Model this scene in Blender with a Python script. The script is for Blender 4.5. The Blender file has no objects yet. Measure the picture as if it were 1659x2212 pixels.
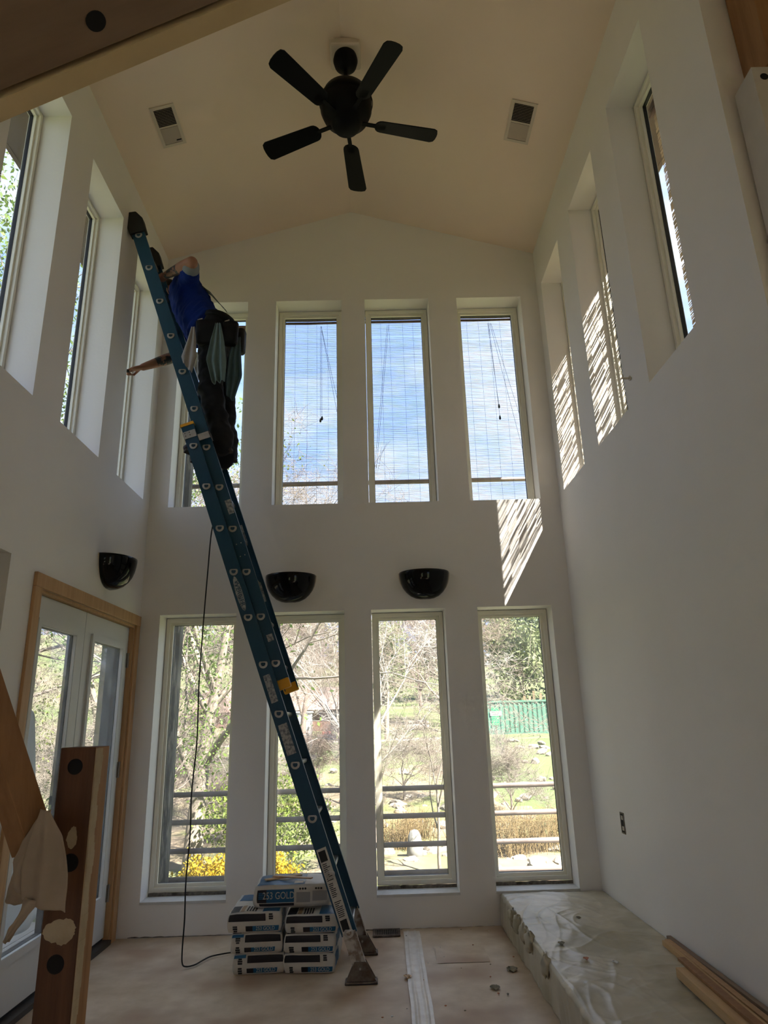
import bpy, bmesh, math, random
import numpy as np
from mathutils import Vector, Matrix, Euler, noise as mnoise
R = math.radians
random.seed(7)
SC = bpy.context.scene
COL = SC.collection

# ------------------------------------------------------------------ camera
CAM_F, YAW, PITCH, ROLL = 1459.75, 0.0152, 0.3009, -0.0282
cam = bpy.data.cameras.new('camera')
cam.sensor_fit = 'VERTICAL'; cam.sensor_height = 24.0
cam.lens = CAM_F / 2212 * 24.0
cam.clip_start = 0.02; cam.clip_end = 600
co = bpy.data.objects.new('camera', cam); COL.objects.link(co)
_f = Vector((math.sin(YAW)*math.cos(PITCH), math.cos(YAW)*math.cos(PITCH), math.sin(PITCH)))
_r = Vector((math.cos(YAW), -math.sin(YAW), 0)); _u = _r.cross(_f)
_r2 = math.cos(ROLL)*_r + math.sin(ROLL)*_u; _u2 = -math.sin(ROLL)*_r + math.cos(ROLL)*_u
co.matrix_world = Matrix(((_r2.x,_u2.x,-_f.x,0),(_r2.y,_u2.y,-_f.y,0),(_r2.z,_u2.z,-_f.z,1.3266),(0,0,0,1)))
SC.camera = co

# ------------------------------------------------------------------ world, sun, exposure
world = bpy.data.worlds.new('sky'); SC.world = world; world.use_nodes = True
nt = world.node_tree; nt.nodes.clear()
_o = nt.nodes.new('ShaderNodeOutputWorld'); _b = nt.nodes.new('ShaderNodeBackground')
_t = nt.nodes.new('ShaderNodeTexCoord'); _m = nt.nodes.new('ShaderNodeMapping'); _m.inputs['Scale'].default_value = (1,1,2.6)
_n = nt.nodes.new('ShaderNodeTexNoise'); _n.inputs['Scale'].default_value = 2.6; _n.inputs['Detail'].default_value = 7; _n.inputs['Roughness'].default_value = .58
_c = nt.nodes.new('ShaderNodeValToRGB'); e = _c.color_ramp.elements
e[0].position = .40; e[0].color = (.17,.26,.46,1); e[1].position = .66; e[1].color = (.46,.48,.52,1)
nt.links.new(_t.outputs['Generated'], _m.inputs['Vector']); nt.links.new(_m.outputs[0], _n.inputs['Vector'])
nt.links.new(_n.outputs['Fac'], _c.inputs['Fac']); nt.links.new(_c.outputs['Color'], _b.inputs['Color'])
_b.inputs['Strength'].default_value = .55
nt.links.new(_b.outputs[0], _o.inputs[0])
sun = bpy.data.lights.new('sun', 'SUN'); sun.energy = 6.2; sun.angle = R(0.45); sun.color = (1.0,.93,.82)
so = bpy.data.objects.new('sun', sun); COL.objects.link(so)
so.rotation_euler = Vector((-1.0,.89,-1.73)).to_track_quat('-Z','Y').to_euler()
so.location = (6,-6,14)
vs = SC.view_settings; vs.view_transform = 'Standard'; vs.look = 'None'; vs.gamma = 1.0; vs.use_curve_mapping = False
vs.exposure = 2.68
SC.cycles.max_bounces = 8; SC.cycles.diffuse_bounces = 6; SC.cycles.glossy_bounces = 3; SC.cycles.transparent_max_bounces = 8
SC.cycles.use_adaptive_sampling = True; SC.cycles.adaptive_threshold = .05; SC.cycles.adaptive_min_samples = 16
SC.cycles.sample_clamp_indirect = 6.0
SC.cycles.caustics_reflective = False; SC.cycles.caustics_refractive = False

# ------------------------------------------------------------------ helpers
def tag(o, label=None, cat=None, group=None, kind=None):
    if label: o['label'] = label
    if cat: o['category'] = cat
    if group: o['group'] = group
    if kind: o['kind'] = kind
    return o
ORG = {}
def thing(name, loc, label=None, cat=None, group=None, kind=None, rotz=0):
    o = bpy.data.objects.new(name, None); COL.objects.link(o); o.location = loc; o.rotation_euler = (0,0,rotz)
    o.empty_display_size = .1
    ORG[o] = Vector(loc)
    return tag(o, label, cat, group, kind)

class MB:
    """collects shapes; build() links them as one mesh object"""
    def __init__(s): s.v=[]; s.f=[]; s.mi=[]; s.cur=0
    def add(s, vs, fs):
        k=len(s.v); s.v += [tuple(p) for p in vs]
        for f in fs: s.f.append([i+k for i in f]); s.mi.append(s.cur)
        return s
    def box(s, a, b):
        x0,y0,z0=a; x1,y1,z1=b
        x0,x1=min(x0,x1),max(x0,x1); y0,y1=min(y0,y1),max(y0,y1); z0,z1=min(z0,z1),max(z0,z1)
        return s.add([(x0,y0,z0),(x1,y0,z0),(x1,y1,z0),(x0,y1,z0),(x0,y0,z1),(x1,y0,z1),(x1,y1,z1),(x0,y1,z1)],
            [(0,3,2,1),(4,5,6,7),(0,1,5,4),(1,2,6,5),(2,3,7,6),(3,0,4,7)])
    def obox(s, c, ax, h):
        """oriented box: centre, three axes, half sizes"""
        c=Vector(c); A=[Vector(a).normalized()*k for a,k in zip(ax,h)]
        vs=[c+A[0]*i+A[1]*j+A[2]*k for k in(-1,1) for (i,j) in((-1,-1),(1,-1),(1,1),(-1,1))]
        return s.add(vs,[(0,3,2,1),(4,5,6,7),(0,1,5,4),(1,2,6,5),(2,3,7,6),(3,0,4,7)])
    def bar(s, p, q, w, h, side=(0,0,1)):
        p=Vector(p); q=Vector(q); d=(q-p); sd=Vector(side); a=d.cross(sd)
        if a.length<1e-6: a=d.cross(Vector((1,0,0)))
        b=a.cross(d)
        return s.obox((p+q)/2,(d,a,b),(d.length/2,w/2,h/2))
    def prism(s, poly, d):
        """polygon (list of points) extruded by vector d"""
        d=Vector(d); n=len(poly); P=[Vector(p) for p in poly]
        vs=P+[p+d for p in P]
        fs=[tuple(range(n))[::-1], tuple(range(n,2*n))]+[(i,(i+1)%n,n+(i+1)%n,n+i) for i in range(n)]
        return s.add(vs,fs)
    def tube(s, path, rad, n=8, cap=True, flat=1.0):
        P=[Vector(p) for p in path]; m=len(P)
        rr=rad if isinstance(rad,(list,tuple)) else [rad]*m
        vs=[]; prev=None
        for i in range(m):
            d=(P[min(i+1,m-1)]-P[max(i-1,0)]).normalized()
            if prev is None:
                a=d.cross(Vector((0,0,1)))
                if a.length<.05: a=d.cross(Vector((1,0,0)))
            else: a=prev-d*prev.dot(d)
            a.normalize(); prev=a; b=d.cross(a)
            for k in range(n):
                t=2*math.pi*k/n; vs.append(P[i]+a*rr[i]*math.cos(t)+b*rr[i]*flat*math.sin(t))
        fs=[(i*n+k,i*n+(k+1)%n,(i+1)*n+(k+1)%n,(i+1)*n+k) for i in range(m-1) for k in range(n)]
        if cap: fs+= [tuple(range(n))[::-1], tuple((m-1)*n+k for k in range(n))]
        return s.add(vs,fs)
    def lathe(s, prof, c=(0,0,0), n=32, a0=0, a1=2*math.pi, cap=False):
        full=abs(a1-a0-2*math.pi)<1e-4; c=Vector(c); m=len(prof); k=n if full else n+1
        vs=[c+Vector((r*math.cos(a0+(a1-a0)*j/n), r*math.sin(a0+(a1-a0)*j/n), z)) for r,z in prof for j in range(k)]
        fs=[(i*k+j,i*k+(j+1)%k,(i+1)*k+(j+1)%k,(i+1)*k+j) for i in range(m-1) for j in range(n)]
        if cap and full: fs+=[tuple(range(k))[::-1], tuple((m-1)*k+j for j in range(k))]
        return s.add(vs,fs)
    def ell(s, c, r, n=16, m=10, rot=None):
        c=Vector(c); vs=[];
        for i in range(m+1):
            t=math.pi*i/m
            for j in range(n):
                p=2*math.pi*j/n; v=Vector((r[0]*math.sin(t)*math.cos(p),r[1]*math.sin(t)*math.sin(p),r[2]*math.cos(t)))
                if rot: v=rot@v
                vs.append(c+v)
        fs=[(i*n+j,(i+1)*n+j,(i+1)*n+(j+1)%n,i*n+(j+1)%n) for i in range(m) for j in range(n)]
        return s.add(vs,fs)
    def ring(s, M, u0,u1,z0,z1,t,w0,w1,tb=None):
        """rectangular frame ring in mapped (u,w,z) space; t = bar width"""
        tb=t if tb is None else tb
        O=[(u0,z0),(u1,z0),(u1,z1),(u0,z1)]; I=[(u0+t,z0+tb),(u1-t,z0+tb),(u1-t,z1-t),(u0+t,z1-t)]
        vs=[M(u,w,z) for w in(w0,w1) for (u,z) in O+I]
        fs=[]
        for i in range(4):
            j=(i+1)%4
            fs+=[(i,j,4+j,4+i),(8+i,8+4+i,8+4+j,8+j),(i,8+i,8+j,j),(4+i,4+j,12+j,12+i)]
        return s.add(vs,fs)
    def grid(s, fn, nu, nv):
        vs=[fn(i/nu,j/nv) for j in range(nv+1) for i in range(nu+1)]
        fs=[(j*(nu+1)+i,j*(nu+1)+i+1,(j+1)*(nu+1)+i+1,(j+1)*(nu+1)+i) for j in range(nv) for i in range(nu)]
        return s.add(vs,fs)
    def mesh(s, name, mats, org=(0,0,0), smooth=False, fix=True):
        me=bpy.data.meshes.new(name); org=Vector(org)
        me.from_pydata([(p[0]-org[0],p[1]-org[1],p[2]-org[2]) for p in s.v],[],s.f)
        for m in (mats if isinstance(mats,(list,tuple)) else [mats]): me.materials.append(m)
        if any(s.mi): me.polygons.foreach_set('material_index', s.mi)
        if fix:
            bm=bmesh.new(); bm.from_mesh(me); bmesh.ops.recalc_face_normals(bm,faces=bm.faces[:]); bm.to_mesh(me); bm.free()
        if smooth: me.polygons.foreach_set('use_smooth',[True]*len(me.polygons))
        me.update(); return me
    def build(s, name, mats, parent=None, smooth=False, fix=True, org=None, kind=None, label=None):
        if parent is not None: o0=ORG[parent]
        elif org is not None: o0=Vector(org)
        else:
            a=np.array(s.v); o0=Vector(((a[:,0].min()+a[:,0].max())/2,(a[:,1].min()+a[:,1].max())/2,a[:,2].min()))
        me=s.mesh(name,mats,o0,smooth,fix)
        o=bpy.data.objects.new(name,me); COL.objects.link(o)
        if parent is not None: o.parent=parent
        else: o.location=o0
        ORG[o]=o0
        if kind: o['kind']=kind
        if label: o['label']=label
        return o
def auto_smooth(o, ang=35):
    me=o.data; bm=bmesh.new(); bm.from_mesh(me)
    for f in bm.faces: f.smooth=True
    for ed in bm.edges:
        if len(ed.link_faces)==2 and ed.calc_face_angle(0)>R(ang): ed.smooth=False
    bm.to_mesh(me); bm.free(); return o
def bevel(o, w=.004, seg=2):
    m=o.modifiers.new('bevel','BEVEL'); m.width=w; m.segments=seg; m.limit_method='ANGLE'; m.angle_limit=R(40); return o
def dup(o, parent, mat=None, name=None):
    c=o.copy(); COL.objects.link(c); c.parent=parent; ORG[c]=ORG.get(o,Vector()); return c

# ------------------------------------------------------------------ materials
MATS={}
def pmat(name, c1, c2=None, scale=6, rough=.6, bump=0, bscale=None, stretch=(1,1,1), metal=0, detail=5, lo=.35, hi=.65, spec=.4, coat=0, coords='Object', sheen=0, c3=None, s3=2.0, trans=0):
    m=bpy.data.materials.new(name); m.use_nodes=True; n=m.node_tree; N=n.nodes; L=n.links
    b=N['Principled BSDF']; b.inputs['Roughness'].default_value=rough; b.inputs['Metallic'].default_value=metal
    b.inputs['Specular IOR Level'].default_value=spec; b.inputs['Coat Weight'].default_value=coat
    b.inputs['Sheen Weight'].default_value=sheen
    b.inputs['Base Color'].default_value=(*c1,1)
    tc=N.new('ShaderNodeTexCoord'); mp=N.new('ShaderNodeMapping'); mp.inputs['Scale'].default_value=stretch
    L.new(tc.outputs[coords],mp.inputs['Vector'])
    if c2 is not None:
        t=N.new('ShaderNodeTexNoise'); t.inputs['Scale'].default_value=scale; t.inputs['Detail'].default_value=detail; t.inputs['Roughness'].default_value=.6
        L.new(mp.outputs[0],t.inputs['Vector'])
        r=N.new('ShaderNodeValToRGB'); e=r.color_ramp.elements; e[0].position=lo; e[0].color=(*c1,1); e[1].position=hi; e[1].color=(*c2,1)
        L.new(t.outputs['Fac'],r.inputs['Fac']); out=r.outputs['Color']
        if c3 is not None:
            t3=N.new('ShaderNodeTexNoise'); t3.inputs['Scale'].default_value=s3; t3.inputs['Detail'].default_value=3; L.new(mp.outputs[0],t3.inputs['Vector'])
            r3=N.new('ShaderNodeValToRGB'); r3.color_ramp.elements[0].position=.48; r3.color_ramp.elements[1].position=.62
            L.new(t3.outputs['Fac'],r3.inputs['Fac'])
            mx=N.new('ShaderNodeMix'); mx.data_type='RGBA'; L.new(r3.outputs['Color'],mx.inputs[0]); L.new(out,mx.inputs[6]); mx.inputs[7].default_value=(*c3,1); out=mx.outputs[2]
        L.new(out,b.inputs['Base Color'])
    if bump:
        t2=N.new('ShaderNodeTexNoise'); t2.inputs['Scale'].default_value=bscale or scale*4; t2.inputs['Detail'].default_value=4
        L.new(mp.outputs[0],t2.inputs['Vector'])
        bp=N.new('ShaderNodeBump'); bp.inputs['Strength'].default_value=bump; bp.inputs['Distance'].default_value=.01
        L.new(t2.outputs['Fac'],bp.inputs['Height']); L.new(bp.outputs[0],b.inputs['Normal'])
    if trans:
        o=N['Material Output']; tr=N.new('ShaderNodeBsdfTranslucent'); mxs=N.new('ShaderNodeMixShader'); mxs.inputs[0].default_value=trans
        if c2 is not None: L.new(out,tr.inputs['Color'])
        else: tr.inputs['Color'].default_value=(*c1,1)
        L.new(b.outputs[0],mxs.inputs[1]); L.new(tr.outputs[0],mxs.inputs[2]); L.new(mxs.outputs[0],o.inputs['Surface'])
    MATS[name]=m; return m
def glass_mat(name, tint=(.97,.98,.97), dust=.05, dustc=(.8,.8,.76)):
    m=bpy.data.materials.new(name); m.use_nodes=True; n=m.node_tree; N=n.nodes; L=n.links; N.remove(N['Principled BSDF'])
    o=N['Material Output']; t=N.new('ShaderNodeBsdfTransparent'); t.inputs['Color'].default_value=(*tint,1)
    g=N.new('ShaderNodeBsdfGlossy'); g.inputs['Roughness'].default_value=.02
    lw=N.new('ShaderNodeLayerWeight'); pw=N.new('ShaderNodeMath'); pw.operation='POWER'; pw.inputs[1].default_value=5; L.new(lw.outputs['Facing'],pw.inputs[0])
    fr=N.new('ShaderNodeMapRange'); fr.inputs[3].default_value=.045; fr.inputs[4].default_value=.95; L.new(pw.outputs[0],fr.inputs[0])
    mx=N.new('ShaderNodeMixShader'); L.new(fr.outputs[0],mx.inputs[0]); L.new(t.outputs[0],mx.inputs[1]); L.new(g.outputs[0],mx.inputs[2])
    tl=N.new('ShaderNodeBsdfTranslucent'); tl.inputs['Color'].default_value=(*dustc,1)
    ns=N.new('ShaderNodeTexNoise'); ns.inputs['Scale'].default_value=5; ns.inputs['Detail'].default_value=6
    tc=N.new('ShaderNodeTexCoord'); L.new(tc.outputs['Object'],ns.inputs['Vector'])
    mr=N.new('ShaderNodeMapRange'); mr.inputs[1].default_value=.3; mr.inputs[2].default_value=.7; mr.inputs[3].default_value=dust*.4; mr.inputs[4].default_value=dust*1.6
    L.new(ns.outputs['Fac'],mr.inputs[0])
    m2=N.new('ShaderNodeMixShader'); L.new(mr.outputs[0],m2.inputs[0]); L.new(mx.outputs[0],m2.inputs[1]); L.new(tl.outputs[0],m2.inputs[2])
    L.new(m2.outputs[0],o.inputs['Surface']); MATS[name]=m; return m
M_wall=pmat('wall_paint',(.86,.835,.80),(.83,.805,.77),scale=1.2,rough=.7,bump=.06,bscale=60)
M_ceil=pmat('ceiling_paint',(.86,.715,.58),(.83,.685,.55),scale=1.0,rough=.75,bump=.05,bscale=60)
M_reveal=M_wall
M_frame=pmat('window_frame_cream',(.88,.85,.74),(.84,.81,.70),scale=4,rough=.45)
M_gasket=pmat('black_gasket',(.02,.02,.022),rough=.6)
M_glass=glass_mat('dusty_glass',dust=.10)
M_glass2=glass_mat('clear_glass',dust=.02)
M_sill=pmat('sill_paint',(.66,.65,.62),(.58,.57,.54),scale=9,rough=.6)
M_caulk=pmat('dark_gap',(.06,.05,.04),(.25,.22,.18),scale=30,rough=.9)
M_paper=pmat('rosin_paper',(.53,.41,.28),(.68,.56,.42),scale=5.0,rough=.5,bump=.08,bscale=40,c3=(.42,.29,.19),s3=1.6)
M_sub=pmat('subfloor',(.35,.28,.22),(.30,.24,.19),rough=.9)
M_tape=pmat('clear_tape',(.80,.76,.70),(.68,.62,.55),scale=14,rough=.35,spec=.5)
M_plastic=pmat('plastic_sheeting',(.50,.45,.335),(.60,.55,.43),scale=3.5,rough=.36,bump=.35,bscale=12,c3=(.40,.36,.25),s3=3.0)
M_black=pmat('fan_black',(.004,.004,.0045),rough=.5,spec=.1)
M_blade=pmat('fan_blade_black',(.004,.004,.004),rough=.4,spec=.1)
M_sconce=pmat('sconce_black',(.003,.003,.003),rough=.07,spec=.22)
M_vent=pmat('vent_cream',(.62,.54,.44),rough=.5)
M_dark=pmat('dark_void',(.01,.01,.01),rough=.9)
M_ladder=pmat('ladder_blue',(.007,.050,.095),(.009,.060,.11),scale=20,rough=.42,stretch=(1,1,.2))
M_alu=pmat('aluminium',(.48,.47,.44),(.38,.37,.35),scale=30,rough=.38,metal=.85)
M_aludirty=pmat('muddy_aluminium',(.52,.49,.44),(.26,.20,.15),scale=26,rough=.55,metal=.35,lo=.45,hi=.6)
M_rubber=pmat('black_rubber',(.012,.012,.013),rough=.7)
M_yellow=pmat('yellow_plastic',(.75,.36,.02),rough=.45)
M_lab=pmat('worn_silver_label',(.42,.42,.42),(.12,.14,.16),scale=60,rough=.5,lo=.42,hi=.62)
M_labw=pmat('white_label',(.62,.60,.54),(.5,.48,.43),scale=20,rough=.55)
M_print=pmat('black_print',(.02,.02,.02),rough=.7)
M_steelrust=pmat('dirty_steel',(.22,.19,.16),(.10,.07,.05),scale=18,rough=.6,metal=.5)
M_shirt=pmat('blue_shirt',(.006,.026,.20),(.005,.020,.15),scale=5,rough=.9,spec=.15)
M_shirtgrey=pmat('grey_sleeve',(.22,.24,.26),rough=.9)
M_trouser=pmat('black_trousers',(.0055,.0055,.007),(.008,.008,.0095),scale=9,rough=.9)
M_pouch=pmat('black_leather',(.005,.005,.006),rough=.6,spec=.2)
M_boot=pmat('dark_boot',(.022,.015,.012),(.035,.022,.015),scale=20,rough=.6)
M_sole=pmat('boot_sole',(.05,.04,.035),rough=.8)
M_hair=pmat('dark_hair',(.03,.022,.016),rough=.6)
M_raggreen=pmat('green_grey_rag',(.15,.22,.23),(.12,.18,.19),scale=12,rough=.95)
M_ragblue=pmat('blue_grey_rag',(.10,.16,.19),(.08,.13,.16),scale=12,rough=.95)
M_ragwhite=pmat('grey_white_rag',(.36,.34,.34),(.30,.28,.28),scale=12,rough=.95)
M_cloth=pmat('beige_cloth',(.42,.34,.25),(.36,.29,.21),scale=8,rough=.95,bump=.05,bscale=200)
M_casing=pmat('fir_casing',(.56,.34,.17),(.46,.27,.12),scale=4,rough=.5,stretch=(8,8,.6))
M_doorw=pmat('door_white',(.68,.69,.68),(.64,.65,.64),scale=3,rough=.5)
M_hinge=pmat('hinge_steel',(.30,.28,.24),rough=.4,metal=.8)
M_bronze=pmat('dark_bronze',(.05,.045,.04),rough=.4,metal=.5)
M_postw=pmat('dark_fir',(.14,.062,.028),(.085,.036,.016),scale=3,rough=.6,stretch=(14,14,.8),bump=.1,bscale=14)
M_postedge=pmat('pale_fir',(.40,.22,.10),(.30,.15,.06),scale=3,rough=.65,stretch=(14,14,.8))
M_plaster=pmat('dried_plaster',(.55,.46,.31),(.45,.36,.23),scale=14,rough=.9,bump=.2,bscale=30)
M_lightwood=pmat('fir_brace',(.36,.19,.08),(.27,.13,.05),scale=3,rough=.6,stretch=(10,10,.8),bump=.1,bscale=14)
M_header=pmat('brown_plywood',(.27,.19,.125),(.21,.14,.09),scale=3,rough=.75,stretch=(1,6,1))
M_cream=pmat('cream_drywall_edge',(.70,.56,.33),(.62,.49,.28),scale=6,rough=.8)
M_board=pmat('pine_board',(.62,.42,.22),(.52,.33,.15),scale=3,rough=.6,stretch=(10,.8,10))
M_boardd=pmat('grey_board',(.30,.22,.15),(.22,.15,.10),scale=3,rough=.7,stretch=(10,.8,10))
M_bagw=pmat('bag_white',(.66,.63,.57),(.57,.54,.48),scale=7,rough=.45,bump=.25,bscale=14)
M_bagb=pmat('bag_blue',(.008,.115,.25),(.010,.095,.21),scale=9,rough=.35,bump=.2,bscale=18)
M_bagk=pmat('bag_black_print',(.012,.010,.014),rough=.5)
M_bagbr=pmat('bag_tan_print',(.38,.25,.13),rough=.5)
M_bagg=pmat('bag_grey_print',(.33,.32,.31),rough=.5)
M_cord=pmat('cord_black',(.012,.012,.012),rough=.6)
M_reed=pmat('bamboo_reed',(.50,.33,.17),(.40,.25,.12),scale=8,rough=.6)
M_reedrail=pmat('brown_blind_roll',(.12,.045,.022),(.08,.03,.015),scale=8,rough=.6)
M_string=pmat('blind_string',(.10,.10,.12),rough=.8)
M_soffit=pmat('brown_soffit',(.10,.065,.045),(.075,.05,.035),scale=3,rough=.8)
M_roof=pmat('roof_shingle',(.12,.11,.10),(.08,.075,.07),scale=12,rough=.9)
M_ext=pmat('exterior_stucco',(.45,.40,.34),(.40,.35,.3),scale=5,rough=.9)

# ------------------------------------------------------------------ room shell
XL, XR, YB = -1.785, 1.486, 5.12
EV, RX, RZ = 5.325, -.15, 5.811
TH = .265; THS = .245
def wall_mesh(M, u0,u1,z0,z1, ops, th, extra_poly=None):
    """solid wall in mapped (u,w,z) space with rectangular openings, w from 0 (inside) to th"""
    mb=MB(); us=sorted({u0,u1,*[o[0] for o in ops],*[o[1] for o in ops]}); zs=sorted({z0,z1,*[o[2] for o in ops],*[o[3] for o in ops]})
    us=[u for u in us if u0<=u<=u1]; zs=[z for z in zs if z0<=z<=z1]
    def hole(a,b): return any(o[0]<a<o[1] and o[2]<b<o[3] for o in ops)
    for i in range(len(us)-1):
        for j in range(len(zs)-1):
            a,b,c,d=us[i],us[i+1],zs[j],zs[j+1]
            if hole((a+b)/2,(c+d)/2): continue
            for w in (0,th): mb.add([M(a,w,c),M(b,w,c),M(b,w,d),M(a,w,d)],[(0,1,2,3)])
    for (a,b,c,d) in ops:
        mb.add([M(a,0,c),M(a,th,c),M(a,th,d),M(a,0,d)],[(0,1,2,3)]); mb.add([M(b,0,c),M(b,th,c),M(b,th,d),M(b,0,d)],[(0,1,2,3)])
        mb.add([M(a,0,d),M(b,0,d),M(b,th,d),M(a,th,d)],[(0,1,2,3)]); mb.add([M(a,0,c),M(b,0,c),M(b,th,c),M(a,th,c)],[(0,1,2,3)])
    for (p,q) in (((u0,z0),(u0,z1)),((u1,z0),(u1,z1)),((u0,z1),(u1,z1)),((u0,z0),(u1,z0))):
        mb.add([M(p[0],0,p[1]),M(q[0],0,q[1]),M(q[0],th,q[1]),M(p[0],th,p[1])],[(0,1,2,3)])
    return mb
MBk=lambda u,w,z:(u,YB+w,z)
MLf=lambda u,w,z:(XL-w,u,z)
MRt=lambda u,w,z:(XR+w,u,z)
BX=[(-1.635,-1.060),(-.815,-.2445),(-.042,.519),(.766,1.333)]
LZ=(.211,2.141); UZ=(2.996,4.874)
SY=[(4.425,4.975),(3.555,4.105),(2.680,3.232)]; SZ=(3.018,4.905)
back_ops=[(a,b,*LZ) for a,b in BX]+[(a,b,*UZ) for a,b in BX]
DOOR=(3.555,5.020,0.0,2.053); DOUT=(3.30,5.300,-.02,2.26)
PASS=(2.05,3.241,0.0,2.166)
mb=wall_mesh(MBk,XL,XR,-.3,EV,back_ops,TH)
mb.prism([(XL,YB,EV),(XR,YB,EV),(RX,YB,RZ)],(0,TH,0))
o=mb.build('wall_back',M_wall); tag(o,'tall gable end wall with two rows of narrow windows','wall',kind='structure')
o=wall_mesh(MLf,-2.6,YB+TH,-.3,EV,[(a,b,*SZ) for a,b in SY]+[DOUT,PASS],THS).build('wall_left',M_wall); tag(o,'left wall with glazed double door below and high narrow windows','wall',kind='structure')
o=wall_mesh(MRt,2.17,YB+TH,-.3,EV,[(a,b,*SZ) for a,b in SY],THS).build('wall_right',M_wall); tag(o,'blank right wall with three high narrow windows','wall',kind='structure')
o=wall_mesh(lambda u,w,z:(u,2.17+w,z),XR+TH,3.8,-.3,6.3,[],TH).build('wall_front',M_wall); tag(o,'return wall beside the end of the right wall, raised out of view to block sun','wall',kind='structure')  # unseen height added above the eaves to shade the nearest right window
o=wall_mesh(lambda u,w,z:(3.6+w,u,z),-2.6,2.17+TH,-.3,EV,[],.2).build('wall_side',M_wall); tag(o,'far side wall of the space beside the camera','wall',kind='structure')
o=wall_mesh(lambda u,w,z:(u,-2.6-w,z),XL-TH,3.8,-.3,6.2,[(-1.3,-.6,.7,2.0),(1.9,3.1,.3,2.2)],.2).build('wall_rear',M_wall); tag(o,'unseen wall behind the camera with two openings added to let in daylight','wall',kind='structure')  # both openings are added so daylight from behind brightens the room
WL=bpy.data.objects['wall_left']
wall_mesh(MLf,3.30,5.300,-.02,2.26,[DOOR],.125).build('door_surround',M_wall,WL)
M_cornerb=pmat('dark_grey_corner_board',(.06,.065,.068),(.05,.054,.056),scale=3,rough=.7)
MB().box((XL-.285,5.272,-.02),(XL-.127,5.2995,2.26)).build('corner_board',M_cornerb,WL)
# passage behind the opening in the left wall
mb=MB(); x0,x1,y0,y1=-3.6,XL-TH,1.75,3.42
mb.box((x0-.1,y0,-.1),(x0,y1,2.5)); mb.box((x0,y0-.1,-.1),(x1,y0,2.5)); mb.box((x0,y1,-.1),(x1,y1+.08,2.5)); mb.box((x0-.1,y0-.1,2.4),(x1,y1+.08,2.5)); mb.box((x0-.1,y0-.1,-.15),(x1,y1+.08,-.002))
o=mb.build('wall_passage',M_wall); tag(o,'dim passage seen past the edge of the left wall opening','wall',kind='structure')
# floor
mb=MB(); mb.box((XL-TH,-2.6,-.12),(3.6,YB,0)); o=mb.build('floor',M_sub); tag(o,'subfloor under the protective paper','floor',kind='structure')
# ceiling: two slopes
sl=(RZ-EV)/(RX-XL)
mb=MB(); t=.10
mb.prism([(XL,-2.6,EV),(RX,-2.6,RZ),(RX,-2.6,RZ+t),(XL-.3,-2.6,EV-.3*sl+t),(XL-.3,-2.6,EV)],(0,YB+2.6,0))
mb.prism([(XR,-2.6,EV),(RX,-2.6,RZ),(RX,-2.6,RZ+t),(XR+.3,-2.6,EV-.3*sl+t),(XR+.3,-2.6,EV)],(0,YB+2.6,0))
mb.box((XR,-2.6,EV),(3.8,2.17,EV+.1))
o=mb.build('ceiling',M_ceil); tag(o,'cream vaulted ceiling rising to a ridge','ceiling',kind='structure')
# roof with brown soffits outside
for nm,sx,xw in (('left',-1,XL-TH),('right',1,XR+TH)):
    root=thing('roof_slope',(xw,2,EV),'%s roof slope with brown soffit overhanging the high windows'%nm,'roof',kind='structure')
    xe=xw+sx*.38; drop=.38*sl; zz=EV-.02
    mb=MB(); mb.prism([(xw,-2.8,zz-.02),(xe,-2.8,zz-drop-.02),(xe,-2.8,zz-drop+.14),(RX,-2.8,RZ+.30),(RX,-2.8,RZ+.14),(xw,-2.8,zz+.12)],(0,8.9,0))
    mb.build('shingles',M_roof,root)
    mb=MB(); mb.prism([(xw,-2.8,zz-.045),(xe,-2.8,zz-drop-.045),(xe,-2.8,zz-drop-.022),(xw,-2.8,zz-.022)],(0,8.9,0)); mb.build('soffit',M_soffit,root)
    mb=MB(); mb.box((xe,-2.8,zz-drop-.05),(xe+sx*.03,6.1,zz-drop+.15)); mb.build('fascia',M_soffit,root)

# ------------------------------------------------------------------ windows
WN=0
def window(M0, u0,u1,z0,z1, label, low=False, push=0.0):
    global WN; WN+=1
    M=lambda u,w,z: M0(u,w+(push if w>.1 else 0),z)
    um=(u0+u1)/2; p=Vector(M(um,.2,z0))
    r=thing('window_%d'%WN,p,label,'window',kind='structure')
    g=.004
    f1,f2,f3,f4=(.030,.030,.048,.052) if not push else (.022,.020,.034,.038)
    MB().ring(M,u0+g,u1-g,z0+(.022 if low else g),z1-g,f1,.165,.235).build('frame',M_frame,r)
    MB().ring(M,u0+f2,u1-f2,z0+(.05 if low else f2),z1-f2,f3-f2+.006,.185,.228).build('sash',M_frame,r)
    MB().ring(M,u0+f3,u1-f3,z0+(.068 if low else f3),z1-f3,.008,.202,.224).build('gasket',M_gasket,r)
    mb=MB(); mb.add([M(u0+f4,.214,z0+f4),M(u1-f4,.214,z0+f4),M(u1-f4,.214,z1-f4),M(u0+f4,.214,z1-f4)],[(0,1,2,3)]); mb.build('pane',M_glass if low else M_glass2,r,fix=False)
    if low:
        MB().box(M(u0-.002,-.006,z0-.014),M(u1+.002,.15,z0+.002)).build('sill',M_sill,r)
        mb=MB()
        rr=random.Random(WN); n=24
        mb.grid(lambda u,v: M(u0+.004+(u1-u0-.008)*u,.1485-.0005*v,z0+.0025+v*(.022+.006*abs(mnoise.noise((u*7+WN,2,0))))),n,1)
        mb.build('caulk_gap',M_caulk,r)
    return r
nth=['first','second','third','fourth']
for i,(a,b) in enumerate(BX):
    window(MBk,a,b,*LZ,['tall lower window beside the double door','lower window behind the stacked bags and ladder','lower window right of the ladder, third along','lower window above the plastic covered platform'][i],True)
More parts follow.
